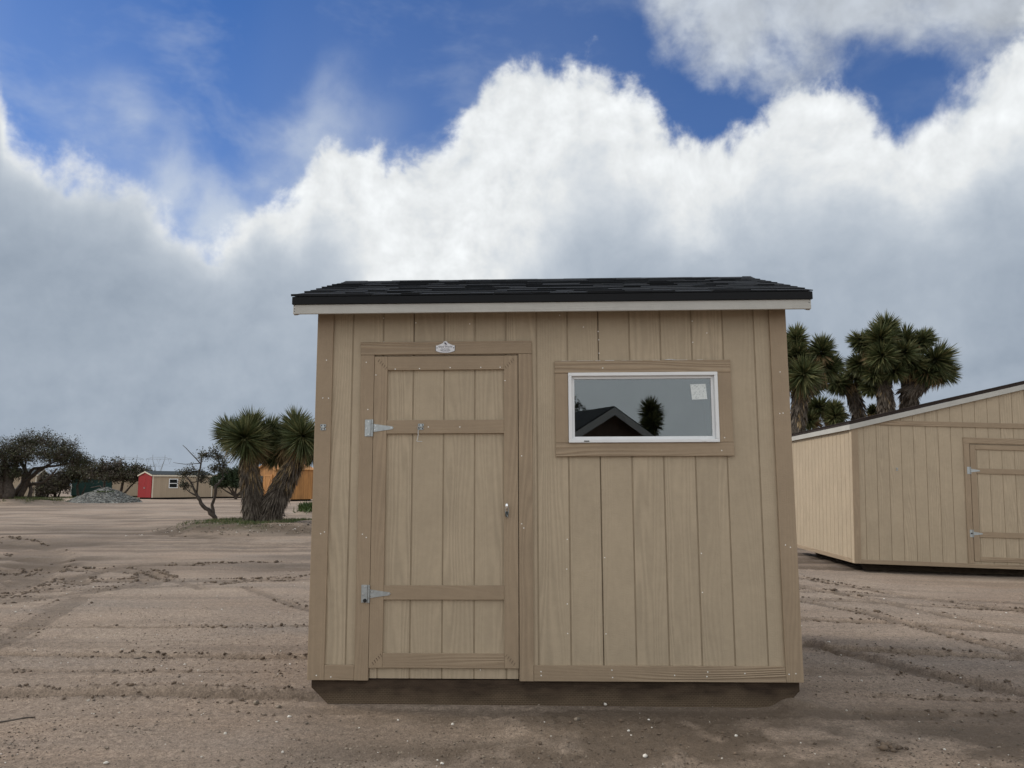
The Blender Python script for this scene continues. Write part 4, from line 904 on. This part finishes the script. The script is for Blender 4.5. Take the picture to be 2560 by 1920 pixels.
M_bark = leaf_mat('dark bark', (.030, .022, .017), (.075, .058, .045), sc=8); M_bark2 = leaf_mat('grey bark', (.05, .04, .033), (.11, .09, .075), sc=8)
def limb_path(p0, p1, r, wob, k=6):
    p0 = np.array(p0, float); p1 = np.array(p1, float); d = np.linalg.norm(p1-p0); out = []
    off = r.normal(size=3)*wob*d
    for t in np.linspace(0,1,k): out.append(p0*(1-t)+p1*t + off*math.sin(math.pi*t) + (r.normal(size=3)*wob*.35*d if 0 < t < 1 else 0))
    return out
def leaf_cloud(centres, r, per, spread, size):
    n = len(centres)*per; C = np.repeat(np.array(centres), per, 0) + r.normal(size=(n,3))*spread
    a = r.normal(size=(n,3)); a /= np.linalg.norm(a,axis=1)[:,None]; b = np.cross(a, r.normal(size=(n,3))); b /= np.linalg.norm(b,axis=1)[:,None]
    s = size*r.uniform(.6,1.3,n)[:,None]; V = np.stack([C-a*s, C+b*s*.45, C+a*s, C-b*s*.45],1).reshape(-1,3); i = np.arange(n)[:,None]*4
    return V, np.concatenate([i+np.array([[0,1,2]]), i+np.array([[0,2,3]])],0)
def tree(label, base, trunks, blobs, seed, leaf_mats, per=14, spread=.16, size=.07, twigs=26, bare=.0, name='tree', bark=None, wob=.07, group=None, twig_r=.012, flat=1.0):
    """trunks: list of point lists with radii; blobs: (centre, (rx,ry,rz)); branches grow from the nearest trunk end into the blobs, twigs carry the leaves"""
    r = np.random.default_rng(seed); root = thing(name, label, 'tree', base, group=group); b = np.array(base); ends = []; bark = bark or M_bark
    for pts, rad in trunks:
        pts = [np.array(p)-b for p in pts]; P2 = []; R2 = []
        for i in range(len(pts)-1):
            for s_ in np.linspace(0,1,4)[:-1]: P2.append(pts[i]*(1-s_)+pts[i+1]*s_ + r.normal(size=3)*rad[i]*.18*(i+s_ > 0)); R2.append(rad[i]*(1-s_)+rad[i+1]*s_)
        P2.append(pts[-1]); R2.append(rad[-1]); MB().tube([tuple(p) for p in P2], [float(x) for x in R2], 9).build('trunk', bark, root, smooth=True)
        ends += [(p, q) for p, q in list(zip(P2, R2))[len(P2)//2:]]
    br = MB(); lv = Leaves(); tips = []
    for c, rad in blobs:
        c = np.array(c)-b; rad = np.array(rad)
        k = min(range(len(ends)), key=lambda j: np.linalg.norm(ends[j][0]-c)+.0*j); e, er = ends[k]
        main = limb_path(e, c, r, wob); rr = [er*.75*(1-t*.7) for t in np.linspace(0,1,len(main))]; br.tube([tuple(p) for p in main], [max(.01,float(x)) for x in rr], 6, False)
        for t in range(twigs):
            d = r.normal(size=3); d /= np.linalg.norm(d); far_t = r.random() < .14; q = c + d*rad*(r.random()**.45 if not far_t else r.uniform(1.0,1.45)); s0 = main[int(r.integers(len(main)//2, len(main)))]
            tw = limb_path(s0, q, r, .10, 4); br.tube([tuple(p) for p in tw], [twig_r*2, twig_r*1.4, twig_r, twig_r*.5], 4, False)
            if r.random() > bare:
                tips += [tw[-1], tw[-2]*.35+tw[-1]*.65, tw[-2]]
                if r.random() < .5: tips.append(q + r.normal(size=3)*rad*.12)
    br.build('branches', bark, root, smooth=True)
    if tips:
        tips = np.array(tips); g = r.integers(0, len(leaf_mats), len(tips))
        for m in range(len(leaf_mats)):
            if (g == m).any(): lv.add(*leaf_cloud(tips[g == m], r, per, spread, size), m)
        lv.build('crown', leaf_mats, root)
    return root
M_mesq = leaf_mat('mesquite leaf', (.022, .026, .012), (.050, .055, .024)); M_mesq2 = leaf_mat('mesquite leaf pale', (.045, .045, .024), (.085, .080, .042)); M_mesq3 = leaf_mat('mesquite twig brown', (.035, .027, .020), (.07, .055, .042))
M_jun = leaf_mat('juniper leaf', (.016, .028, .012), (.035, .055, .022)); M_gray = leaf_mat('grey brush leaf', (.06, .062, .045), (.11, .108, .08))
def z5(x, y, Y): return at(x*.1989, 1020+y*.1989, Y)
YA = 54.0; s5 = .1989*YA/1923; za = gz(-33.5, 54)
def rr3(a, b, c): return (a*s5, b*s5, c*s5)
tree('spreading mesquite tree with several leaning dark trunks at the left edge', (z5(210,1180,YA).x, YA, za-.1),
  [([(z5(130,1180,YA).x,YA,za-.1), z5(290,960,YA), z5(330,800,YA), z5(260,640,YA)], [.26,.2,.15,.08]), ([(z5(240,1180,YA).x,YA,za-.1), z5(340,930,YA), z5(480,790,YA), z5(640,700,YA)], [.2,.17,.12,.06]),
   ([(z5(330,1180,YA).x,YA+.3,za-.1), z5(390,1020,YA+.3), z5(330,880,YA+.2), z5(320,680,YA)], [.15,.12,.10,.05]), ([z5(380,960,YA), z5(560,930,YA-.2), z5(720,760,YA-.3)], [.11,.09,.04]), ([z5(340,860,YA), z5(420,760,YA), z5(700,730,YA), z5(880,690,YA)], [.11,.10,.08,.04])],
  [(z5(260,420,YA), rr3(190,260,150)), (z5(160,520,YA-1), rr3(170,260,150)), (z5(420,430,YA+1), rr3(200,260,150)), (z5(600,420,YA), rr3(190,260,140)), (z5(560,570,YA-1), rr3(230,300,140)), (z5(780,480,YA+.6), rr3(170,220,140)), (z5(720,620,YA), rr3(200,260,110)), (z5(300,590,YA-1.2), rr3(200,240,110)), (z5(960,640,YA), rr3(170,200,90)), (z5(1050,690,YA+.5), rr3(110,180,80)), (z5(860,560,YA-.6), rr3(130,180,100))],
  31, [M_mesq, M_mesq, M_mesq2, M_mesq3], per=13, spread=.17, size=.055, twigs=38, twig_r=.018)
tree('thick-trunked mesquite cut off by the left edge of the picture', (z5(40,1180,YA-1).x, YA-1, za-.1),
  [([(z5(80,1190,YA-1).x,YA-1,za-.1), z5(100,960,YA-1), z5(80,780,YA-1), z5(60,600,YA-1)], [.42,.36,.28,.12]), ([(z5(-20,1190,YA-1.3).x,YA-1.3,za-.1), z5(30,930,YA-1.3), z5(-60,760,YA-1.3)], [.2,.16,.08]), ([z5(100,900,YA-1), z5(200,720,YA-1), z5(240,640,YA-1)], [.16,.12,.06])],
  [(z5(20,600,YA-1), rr3(150,240,130)), (z5(-120,560,YA-1), rr3(200,260,170)), (z5(60,740,YA-1.4), rr3(130,220,100)), (z5(-60,860,YA-1.6), rr3(120,200,90)), (z5(180,640,YA-1), rr3(130,220,90)), (z5(210,830,YA-1.2), rr3(60,120,40))],
  32, [M_mesq, M_mesq, M_mesq3], per=13, spread=.17, size=.055, twigs=36, twig_r=.018)
YC = 78.0; s5 = .1989*YC/1923
tree('low brown mesquite with bare lower limbs in front of the green shed', (z5(1500,1100,YC).x, YC, -.05),
  [([(z5(1505,1100,YC).x,YC,-.05), z5(1540,960,YC), z5(1570,860,YC)], [.16,.12,.06]), ([(z5(1500,1090,YC).x,YC,-.05), z5(1640,980,YC), z5(1740,900,YC)], [.12,.08,.04]), ([z5(1310,1040,YC-.5), z5(1260,980,YC), z5(1140,1000,YC)], [.06,.05,.03]), ([(z5(1320,1060,YC-.5).x,YC-.5,-.05), z5(1310,960,YC), z5(1330,870,YC)], [.14,.10,.06])],
  [(z5(1350,760,YC), rr3(200,260,110)), (z5(1550,770,YC), rr3(200,260,110)), (z5(1720,800,YC), rr3(150,240,80)), (z5(1200,800,YC), rr3(150,240,100)), (z5(1420,860,YC-.5), rr3(200,240,60)), (z5(1640,860,YC-.5), rr3(150,200,50)), (z5(1810,830,YC), rr3(80,160,50))],
  33, [M_mesq, M_mesq2, M_mesq3, M_mesq3], per=12, spread=.18, size=.10, twigs=40, twig_r=.022)
YD = 84.0; s5 = .1989*YD/1923
for i, (x, y, w, h, lab, mm) in enumerate(((560,930,190,130,'dark scrubby tree right of the leaning mesquite trunks', M_mesq3), (700,910,160,140,'brown scrubby tree left of the dark green shed', M_mesq3), (990,820,190,110,'dull green tree overhanging the left end of the green shed', M_mesq))):
    tree(lab, (z5(x,1080,YD+i).x, YD+i, -.05), [([(z5(x,1080,YD+i).x,YD+i,-.05), z5(x-20,980,YD+i), z5(x+10,900,YD+i)], [.16,.12,.06]), ([(z5(x+30,1080,YD+i).x,YD+i,-.05), z5(x+90,970,YD+i)], [.1,.05])],
      [(z5(x,y,YD+i), rr3(w*.8,w,h)), (z5(x-w*.7,y+30,YD+i), rr3(w*.5,w*.7,h*.7)), (z5(x+w*.7,y+20,YD+i), rr3(w*.5,w*.7,h*.7)), (z5(x,y+(h*.7 if i < 2 else -40),YD+i-1), rr3(w*.8,w*.8,h*.4))], 40+i, [mm, M_mesq3, M_mesq2], per=12, spread=.2, size=.11, twigs=34, twig_r=.022, wob=.05)
YS = 73.5; s6 = .2170*YS/1923
tree('round dark green shrub tree with fanned bare stems before the tan sheds', (z6(780,1132,YS).x, YS, -.05),
  [([(z6(780,1135,YS).x,YS,-.05), z6(778,1060,YS), z6(790,980,YS)], [.15,.1,.06])]+[([z6(780,1110,YS), z6(x,y,YS), z6(x2,y2,YS)], [.09,.07,.04]) for x,y,x2,y2 in ((700,1070,600,1000),(720,1040,660,970),(830,1060,880,990),(845,1075,920,1030),(740,1030,720,960))],
  [(z6(x,y,YS), (w*s6,w*s6,h*s6)) for x,y,w,h in ((620,930,110,60),(740,880,130,90),(850,880,120,100),(680,850,90,50),(560,930,60,40),(800,950,130,40),(930,900,90,90))], 51, [M_jun], per=22, spread=.16, size=.10, twigs=40, twig_r=.02, name='shrub_tree')
YT = 25.6; zt = gz(-9.8, YT)
tree('small half-bare crooked tree with two thin trunks left of the two-trunked yucca', (z6(525,1450,YT).x, YT, zt-.05),
  [([(z6(528,1455,YT).x,YT,zt-.05), z6(540,1360,YT), z6(470,1280,YT), z6(380,1190,YT), z6(330,1090,YT), z6(280,980,YT), z6(210,880,YT)], [.085,.08,.068,.06,.045,.03,.018]),
   ([z6(540,1380,YT), z6(505,1210,YT), z6(545,1100,YT), z6(555,990,YT), z6(640,900,YT+.2)], [.065,.05,.045,.05,.02]),
   ([z6(330,1080,YT), z6(350,900,YT), z6(380,740,YT), z6(390,640,YT), z6(470,600,YT)], [.03,.03,.025,.02,.012]), ([z6(380,740,YT), z6(290,640,YT), z6(170,520,YT)], [.02,.016,.008]), ([z6(360,1120,YT), z6(250,1060,YT), z6(170,1000,YT)], [.035,.02,.01]), ([z6(360,730,YT), z6(200,740,YT), z6(60,720,YT)], [.014,.01,.006]), ([z6(640,900,YT+.2), z6(580,700,YT+.2), z6(510,500,YT+.2)], [.02,.016,.008])],
  [(z6(x,y,YT+.1), (w*.00315,w*.003,h*.00315)) for x,y,w,h in ((190,850,70,70),(300,820,100,80),(400,880,60,60),(200,980,50,40),(560,640,80,80),(640,760,80,90),(430,640,90,50),(540,780,60,60))],
  52, [M_gray, M_gray, M_mesq2], per=5, spread=.06, size=.034, twigs=30, bare=.35, twig_r=.0055, bark=M_bark, wob=.12)
tree('thin bare twiggy bush beside the right foot of the two-trunked yucca', (z6(1265,1478,24.6).x, 24.6, gz(-6.8,24.6)-.03), [([(z6(1265,1480,24.6).x,24.6,gz(-6.8,24.6)-.03), z6(1275,1400,24.6), z6(1270,1330,24.6)], [.016,.012,.008])],
  [(z6(1280,1270,24.6), (.16,.16,.22)), (z6(1350,1330,24.6), (.22,.16,.16)), (z6(1240,1340,24.6), (.1,.1,.15))], 53, [M_mesq3], bare=1.0, twigs=7, twig_r=.0035, name='bare_bush', bark=M_bark2)
tree('bushy dark tree behind the photographer, mirrored at the left of the window', (.7,-20.4,-.05), [([(.7,-20.4,-.05),(.75,-20.4,1.5),(.7,-20.4,3.2)],[.2,.16,.08])], [((.6,-20.4,3.9),(.55,.6,.7)),((1.1,-20.4,3.5),(.5,.5,.45)),((0,-20.4,3.5),(.6,.6,.6))], 54, [M_mesq, M_jun], per=14, spread=.1, size=.07, twigs=34)

# ------------------------------------------------------------------ grass, weeds, gravel, stones
M_grass = leaf_mat('green grass', (.030, .055, .012), (.075, .105, .030), sc=2.0); M_straw = leaf_mat('dry grass', (.13, .11, .05), (.22, .18, .10), sc=2.0)
def grass(name, label, pick, n, L, wd, seed):
    r = np.random.default_rng(seed); x, y = pick(r, n); m = sstep(fbm(x, y, 1.3, 4, 51), -.14, .16) > r.random(len(x))*.8; x, y = x[m], y[m]
    z = ground_h(x, y)-.01; k = len(x); Dv = np.stack([r.normal(size=k)*.35, r.normal(size=k)*.35, np.ones(k)],1); Dv /= np.linalg.norm(Dv,axis=1)[:,None]
    lv = Leaves(); P = np.stack([x,y,z],1); mi = r.random(k) < .22
    for q, mt in ((~mi,0),(mi,1)): lv.add(*blades(P[q], Dv[q], L*r.uniform(.4,1.2,q.sum()), np.full(q.sum(),wd), np.full(q.sum(),.08), r), mt)
    o = lv.build(name, [M_grass, M_straw], None); tag(o, label, 'grass'); return o
def pick_mound(r, n):
    x = r.uniform(MOUND[0]-3.4, MOUND[0]+3.6, n*3); y = r.uniform(MOUND[1]-2.6, MOUND[1]+2.6, n*3); k = (mound_h(x,y) > .10+.10*r.random(n*3)) & (y > MOUND[1]-1.5+.4*np.sin(x*2)); return x[k][:n], y[k][:n]
grass('grass', 'short green grass covering the mound under the two-trunked yucca', pick_mound, 9000, .11, .010, 61)
def pick_left(r, n):
    x = r.uniform(-42,-26,n*3); y = r.uniform(49.5,59,n*3); k = (mound_h(x,y) > .12+.2*r.random(n*3)); return x[k][:n], y[k][:n]
grass('grass', 'green grass patch under the mesquite trees at the left edge', pick_left, 12000, .20, .022, 62)
def pick_far(r, n): return r.uniform(-56,-33,n), r.uniform(78,88,n)
grass('grass', 'far strip of green grass in front of the green and tan sheds', pick_far, 7000, .18, .03, 63)
def weed():
    r = np.random.default_rng(64); n = 420; c = np.array([-9.55,36.6,gz(-9.55,36.6)]); P = c + np.stack([r.normal(size=n)*.22, r.normal(size=n)*.25, np.zeros(n)],1); P[:,2] = ground_h(P[:,0],P[:,1])-.02
    Dv = np.stack([r.normal(size=n)*.6, r.normal(size=n)*.6, np.ones(n)],1); Dv /= np.linalg.norm(Dv,axis=1)[:,None]
    lv = Leaves().add(*blades(P, Dv, r.uniform(.15,.50,n), np.full(n,.05), np.full(n,.15), r), 0); o = lv.build('weed_clump', [M_grass], None, stuff=False); tag(o, 'leafy green weed clump on a small dirt heap by the foreground shed edge', 'weed')
weed()
def gravel_mat():
    m = Mat('crushed grey gravel', .85); v = m.coords(); e = m.voro(v, 9, 1); d = m.voro(v, 9, 0)
    sep = m.N.new('ShaderNodeSeparateColor'); m.L.new(e, sep.inputs[0]); f = m.mr(sep.outputs[0], 0, 1, .55, 1.5); c = m.mix(sep.outputs[1], (.17,.185,.180), (.235,.225,.205))
    m.color(m.mix(1.0, c, m_comb(m, m.math('MULTIPLY', f, m.mr(d, .2, .7, 1.1, .55))), 'MULTIPLY')); m.bump(d, .9, .08); return m.m
M_gravel = gravel_mat()
def pile():
    r = np.random.default_rng(65); nx, ny = 90, 70; px, py = -31.6, 60.4; X, Y = np.meshgrid(np.linspace(-3.2,3.2,nx), np.linspace(-2.8,2.8,ny)); d = np.hypot(X/2.75, Y/2.3)*(1+.25*fbm(X+5,Y,.8,3,71))
    Z = 1.16*np.clip(1-d**1.35, 0, 1)**1.05 + fbm(X,Y,4,3,73)*.06*(d < 1.02) - .05*(d >= 1)
    i = np.arange(nx*ny).reshape(ny,nx); F = np.stack([i[:-1,:-1],i[:-1,1:],i[1:,1:],i[1:,:-1]],-1).reshape(-1,4)
    root = thing('gravel_heap', 'heap of crushed grey gravel with a green tuft on top, far left', 'gravel heap', (px,py,0)); np_mesh('heap', np.stack([X,Y,Z-.02],-1).reshape(-1,3), F, [M_gravel], smooth=True, parent=root)
    n = 1500; a = r.random(n)*2*math.pi; q = np.sqrt(r.random(n)); x = 2.7*q*np.cos(a); y = 2.25*q*np.sin(a); jx = np.clip(((x+3.2)/6.4*(nx-1)).astype(int),0,nx-1); jy = np.clip(((y+2.8)/5.6*(ny-1)).astype(int),0,ny-1)
    st = stones(np.stack([x,y,Z[jy,jx]],1), r.uniform(.025,.07,n), r); o = np_mesh('gravel_stones', *st, [M_gravel], parent=root); kind(o,'stuff')
    n = 260; P = np.stack([.25+r.normal(size=n)*.28, -.5+r.normal(size=n)*.35, np.full(n,.80)],1); Dv = np.stack([r.normal(size=n)*.5,r.normal(size=n)*.5,np.ones(n)],1); Dv /= np.linalg.norm(Dv,axis=1)[:,None]
    o = Leaves().add(*blades(P,Dv,r.uniform(.08,.26,n),np.full(n,.05),np.full(n,.2),r),0).build('grass_tuft',[M_grass],root)
ICO_V = None
def stones(C, rad, r):
    """joined little angular stones"""
    global ICO_V
    if ICO_V is None:
        t = (1+5**.5)/2; v = np.array([(-1,t,0),(1,t,0),(-1,-t,0),(1,-t,0),(0,-1,t),(0,1,t),(0,-1,-t),(0,1,-t),(t,0,-1),(t,0,1),(-t,0,-1),(-t,0,1)],float); ICO_V = v/np.linalg.norm(v[0])
    F0 = np.array([(0,11,5),(0,5,1),(0,1,7),(0,7,10),(0,10,11),(1,5,9),(5,11,4),(11,10,2),(10,7,6),(7,1,8),(3,9,4),(3,4,2),(3,2,6),(3,6,8),(3,8,9),(4,9,5),(2,4,11),(6,2,10),(8,6,7),(9,8,1)])
    n = len(C); V = ICO_V[None]*(1+r.normal(size=(n,12,1))*.16); V = V*np.stack([r.uniform(.7,1.3,n),r.uniform(.7,1.3,n),r.uniform(.5,.85,n)],1)[:,None,:]; a = r.random(n)*6.28
    c, s = np.cos(a)[:,None], np.sin(a)[:,None]; V = np.stack([V[:,:,0]*c-V[:,:,1]*s, V[:,:,0]*s+V[:,:,1]*c, V[:,:,2]],-1)*rad[:,None,None] + C[:,None,:]
    return V.reshape(-1,3), (F0[None]+np.arange(n)[:,None,None]*12).reshape(-1,3)
pile()
def stone_mat(name, a, b):
    m = Mat(name, .8); v = m.coords(); f = m.N.new('ShaderNodeTexWhiteNoise'); f.noise_dimensions = '3D'; vv = m.N.new('ShaderNodeVectorMath'); vv.operation = 'SNAP'; m.L.new(v, vv.inputs[0]); vv.inputs[1].default_value = (.05,.05,5); m.L.new(vv.outputs[0], f.inputs[0])
    m.color(m.mix(f.outputs[0], a, b)); m.bump(m.noise(v, 60, 4), .4, .01); return m.m
M_peb = stone_mat('mixed pebbles', (.075,.062,.050), (.30,.245,.19)); M_peb_w = stone_mat('white quartz pebbles', (.52,.48,.42), (.74,.71,.66)); M_clod = stone_mat('damp dirt clods', (.085,.062,.045), (.17,.125,.09))
def ground_top(x, y):
    dz, _ = rut_fields(x, y); return ground_h(x, y)+dz
def litter(name, label, n, mat, r0, r1, region, seed, bias=None):
    r = np.random.default_rng(seed); y = region[2]*(region[3]/region[2])**r.random(n); x = r.uniform(-1,1,n)*(y*.70) if region[0] is None else r.uniform(region[0],region[1],n)
    k = ~((x > -1.4)&(x < 1.95)&(y > 4.98)&(y < 7.7))
    if bias is not None: k &= bias(x,y,r)
    x, y = x[k], y[k]; rad = r0*(r1/r0)**(r.random(len(x))**2.2); o = np_mesh(name, *stones(np.stack([x,y,ground_top(x,y)+rad*.25],1), rad, r), [mat]); kind(o,'stuff'); tag(o, label, 'pebbles')
litter('pebbles', 'small brown and grey pebbles strewn over the dirt yard', 2600, M_peb, .003, .011, (None,None,3.9,14), 81, lambda x,y,r: (fbm(x,y,.9,3,91) > -.12) )
litter('pebbles', 'dark damp dirt clods along the ruts and in front of the shed', 5200, M_clod, .004, .014, (None,None,3.9,13), 82, lambda x,y,r: (rut_fields(x,y)[1] > .12) | (np.exp(-(((x-.9)/.6)**2+((y-4.5)/.32)**2)) > r.random(len(x))))
litter('pebbles', 'fine brown grit covering the dirt in front of the shed', 12000, M_peb, .0022, .0070, (None,None,3.9,9), 86, lambda x,y,r: sstep(fbm(x,y,1.2,3,97),-.25,.25) > r.random(len(x)))
litter('pebbles', 'fine dark crumbs of soil in front of the shed', 9000, M_clod, .0022, .0075, (None,None,3.9,9), 87, lambda x,y,r: sstep(fbm(x,y,1.0,3,99),-.10,.30) > r.random(len(x)))
def rut_clods():
    r = np.random.default_rng(88); C = []; Rd = []
    for ri, (pts, w, dep) in enumerate(RUTS[:N_HAND]):
        P = np.array(pts, float); seg = np.linalg.norm(np.diff(P,axis=0),axis=1); cum = np.concatenate([[0],np.cumsum(seg)]); n = int(cum[-1]*(70 if dep > .012 else 25))
        t = r.random(n)*cum[-1]; x = np.interp(t,cum,P[:,0]); y = np.interp(t,cum,P[:,1]); k = np.clip(np.searchsorted(cum,t)-1,0,len(seg)-1); d = np.diff(P,axis=0)[k]; d /= np.linalg.norm(d,axis=1)[:,None]
        off = r.choice((-1,1),n)*w*(1.12+np.abs(r.normal(size=n))*.22); x = x-d[:,1]*off; y = y+d[:,0]*off
        m = (y > 3.8)&(y < 21)&(sstep(fbm(x,y,1.1,3,93),-.12,.25) > r.random(n))&~((x > -1.45)&(x < 1.95)&(y > 4.98)&(y < 7.7)); C.append(np.stack([x[m],y[m]],1)); Rd.append(.004*(.019/.004)**(r.random(m.sum())**1.6)*np.clip(y[m]/7,1,2.2))
    C = np.concatenate(C); Rd = np.concatenate(Rd); z = ground_top(C[:,0],C[:,1]); o = np_mesh('dirt_crumbs', *stones(np.stack([C[:,0],C[:,1],z+Rd*.15],1), Rd, r), [M_clod]); kind(o,'stuff'); tag(o, 'dark crumbs of dirt pushed up along the tyre ruts', 'dirt crumbs')
rut_clods()
litter('pebbles', 'white quartz pebbles scattered over the dirt yard', 420, M_peb_w, .004, .013, (None,None,3.9,14), 83)
litter('pebbles', 'stones on the front slope of the grassy mound', 1100, M_peb, .010, .035, (-10.9,-4.2,21.2,23.6), 84, lambda x,y,r: mound_h(x,y) > .02)
litter('pebbles', 'pale stones on the front slope of the grassy mound', 70, M_peb_w, .010, .028, (-10.9,-4.2,21.0,23.2), 85)
def stone(px, py, rad, mat, label, seed):
    d = ray(px,py); t = -CAM_H/d.z; p = Vector((0,0,CAM_H))+d*t; r = np.random.default_rng(seed); z = float(ground_top(np.array([p.x]),np.array([p.y]))[0])
    V, F = stones(np.zeros((1,3)), np.array([rad]), r); o = np_mesh('stone', V, F, [mat], loc=(p.x,p.y,z+rad*.3)); tag(o, label, 'stone', 'loose stones in the foreground')
stone(1613,1889,.015,M_peb_w,'white rounded stone on bare dirt near the bottom edge',1); stone(1513,1768,.012,M_peb_w,'pale stone at the foot of the shed skid',2); stone(1442,1806,.020,M_peb,'grey stone on the dirt below the door side of the skid',3)
stone(723,1796,.012,M_peb_w,'white stone left of the shed skid on the dirt',4); stone(641,1763,.018,M_peb,'dark grey stone beside the rut left of the skid',5); stone(697,1768,.016,M_peb,'speckled stone between the rut and the sloped skid end',6); stone(1840,1840,.012,M_peb_w,'pale stone right of the churned dirt',7)
def stick(pts, rad, label):
    P = []
    for px, py in pts:
        d = ray(px,py); t = -CAM_H/d.z; p = Vector((0,0,CAM_H))+d*t; P.append(Vector((p.x,p.y,float(ground_top(np.array([p.x]),np.array([p.y]))[0])+rad*.8)))
    o = MB().tube(P, [rad*.7]+[rad]*(len(P)-2)+[rad*.5], 6).build('stick', M_bark2, smooth=True); tag(o, label, 'stick')
stick([(-10,1811),(30,1805),(60,1803),(88,1799)], .006, 'crooked dark stick lying at the left edge'); stick([(335,1649),(352,1648),(367,1649)], .006, 'short dark stick beside the rut on the left')
clod_r = np.random.default_rng(9)
o = np_mesh('dirt_clod', *stones(np.stack([clod_r.normal(size=14)*.028, clod_r.normal(size=14)*.035, clod_r.random(14)*.008],1), clod_r.uniform(.010,.022,14), clod_r), [M_clod], loc=(*(lambda p: (p.x,p.y))(Vector((0,0,CAM_H))+ray(2226,1866)*(-CAM_H/ray(2226,1866).z)), -.004)); tag(o, 'flattened clod of damp dirt at the lower right', 'dirt clod')

# ------------------------------------------------------------------ power pylons
M_steel = plain('pale lattice steel', (.30, .34, .38), .6)
def pylon(px, top, D, label, k=1.0):
    x = at(px, 1212, D).x; S = thing('power_pylon', label, 'pylon', (x, D, 0), group='far transmission towers'); H = at(px, top, D).z; w = H*.35; r = .34*k
    m = MB(); a = H*.10; wa = H*.115
    for sx in (-1,1):
        for sy in (-1,1): m.tube([(sx*a*1.25,sy*a,0),(sx*wa*.62,sy*a*.4,H*.45),(sx*H*.20,0,H*.86),(sx*H*.20,0,H)], r, 4)
    n = 6
    for i in range(n):
        z0, z1 = H*.45*i/n, H*.45*(i+1)/n; s0 = 1-.5*i/n; s1 = 1-.5*(i+1)/n
        m.tube([(-a*1.25*s0,0,z0),(a*1.25*s1,0,z1)], r*.6, 4); m.tube([(a*1.25*s0,0,z0),(-a*1.25*s1,0,z1)], r*.6, 4)
    for sx in (-1,1):
        for i in range(5): z0 = H*(.45+.082*i); m.tube([(sx*H*(.07+.026*i),0,z0),(sx*H*(.05+.030*(i+1)),0,z0+H*.082)], r*.6, 4)
    m.build('tower', M_steel, S); c = MB(); zc = H*.86
    c.tube([(-H*.42,0,zc),(H*.42,0,zc)], r*1.1, 4); c.tube([(-H*.42,0,zc),(-H*.2,0,zc+H*.06),(H*.2,0,zc+H*.06),(H*.42,0,zc)], r*.9, 4); c.build('cross_arm', M_steel, S)
    for sx in (-.36,0,.36): MB().tube([(sx*H-H*.05,0,zc),(sx*H,0,zc-H*.15),(sx*H+H*.05,0,zc)], r*.7, 4).build('insulator_string', M_steel, S)
    return x, D, zc-H*.15, H
t1 = pylon(323, 1137, 1150, 'pale lattice power pylon, leftmost, above the mesquite crown'); t2 = pylon(393, 1137, 1150, 'pale lattice power pylon above the dark roof of the red-doored shed', 1.0); t3 = pylon(376, 1158, 1750, 'smallest most distant pylon between the two larger ones')
for a, b, lab in ((t1,t2,'upper'),):
    for q, sx in enumerate((-.36,0,.36)):
        p0 = Vector((b[0]+sx*b[3], b[1], b[2])); p1 = Vector((b[0]+sx*b[3]+420, b[1]+20, b[2]-2)); P = [p0.lerp(p1, t)-Vector((0,0,46*t*(1-t))) for t in np.linspace(0,1,12)]
        o = MB().tube(P, .10, 4).build('power_line', M_steel); tag(o, 'thin power line sagging right from the %s arm of the pylon over the tan shed' % ('left','middle','right')[q], 'power line', 'power lines')

# ------------------------------------------------------------------ shed behind the camera (seen in the window)
def back_shed():
    d = Vector((.85,-.53,0)); ang = math.atan2(d.y, d.x)                 # from left to right as mirrored, seen from the front shed
    ap = Vector((1.30,-6.17,0)); hw = 1.5; p = ap + d*hw                 # local +x runs opposite so that the gable faces the window
    S = thing('gable_shed', 'dark brown gabled shed with grey rake boards behind the photographer, mirrored in the window', 'shed', (p.x,p.y,gz(p.x,p.y)), (0,0,ang+math.pi))
    W, D, z0 = 3.0, 4.2, .15; gab = Slope(2.06, .56, W/2)
    mw = plain('dark brown siding', (.10,.065,.045), .7, rnd=3.0)
    wall_part(S, 'front_wall', (0,0,0), 0, W, z0, gab, [G*i for i in range(1,15)], mat=mw, mback=M_dark); wall_part(S, 'back_wall', (W,D,0), math.pi, W, z0, gab, [G*i for i in range(1,15)], mat=mw, mback=M_dark)
    wall_part(S, 'side_wall', (0,D,0), -math.pi/2, D, z0, 2.06, [G*i for i in range(1,21)], mat=mw, mback=M_dark); wall_part(S, 'side_wall', (W,0,0), math.pi/2, D, z0, 2.06, [G*i for i in range(1,21)], mat=mw, mback=M_dark)
    ov = .2; ze = 2.10-.56*ov; zr = 2.10+.56*W/2
    for sg in (-1,1):
        xe = W/2+sg*(W/2+ov); P = [(xe,ze),(W/2,zr),(W/2,zr+.05),(xe,ze+.05)]; MB().prism(P if sg < 0 else P[::-1], -ov, D+ov).build('roof', M_shingle, S)
        P = [(xe,ze-.14),(W/2,zr-.14),(W/2,zr+.02),(xe,ze+.02)]; MB().prism(P if sg < 0 else P[::-1], -ov-.02, -ov-.001).build('rake_board', M_fascia, S)
    for yy in (.2, D-.3): bx('skid', M_skid, S, .05, W-.05, yy, yy+.09, -.02, .149, 0)
back_shed()
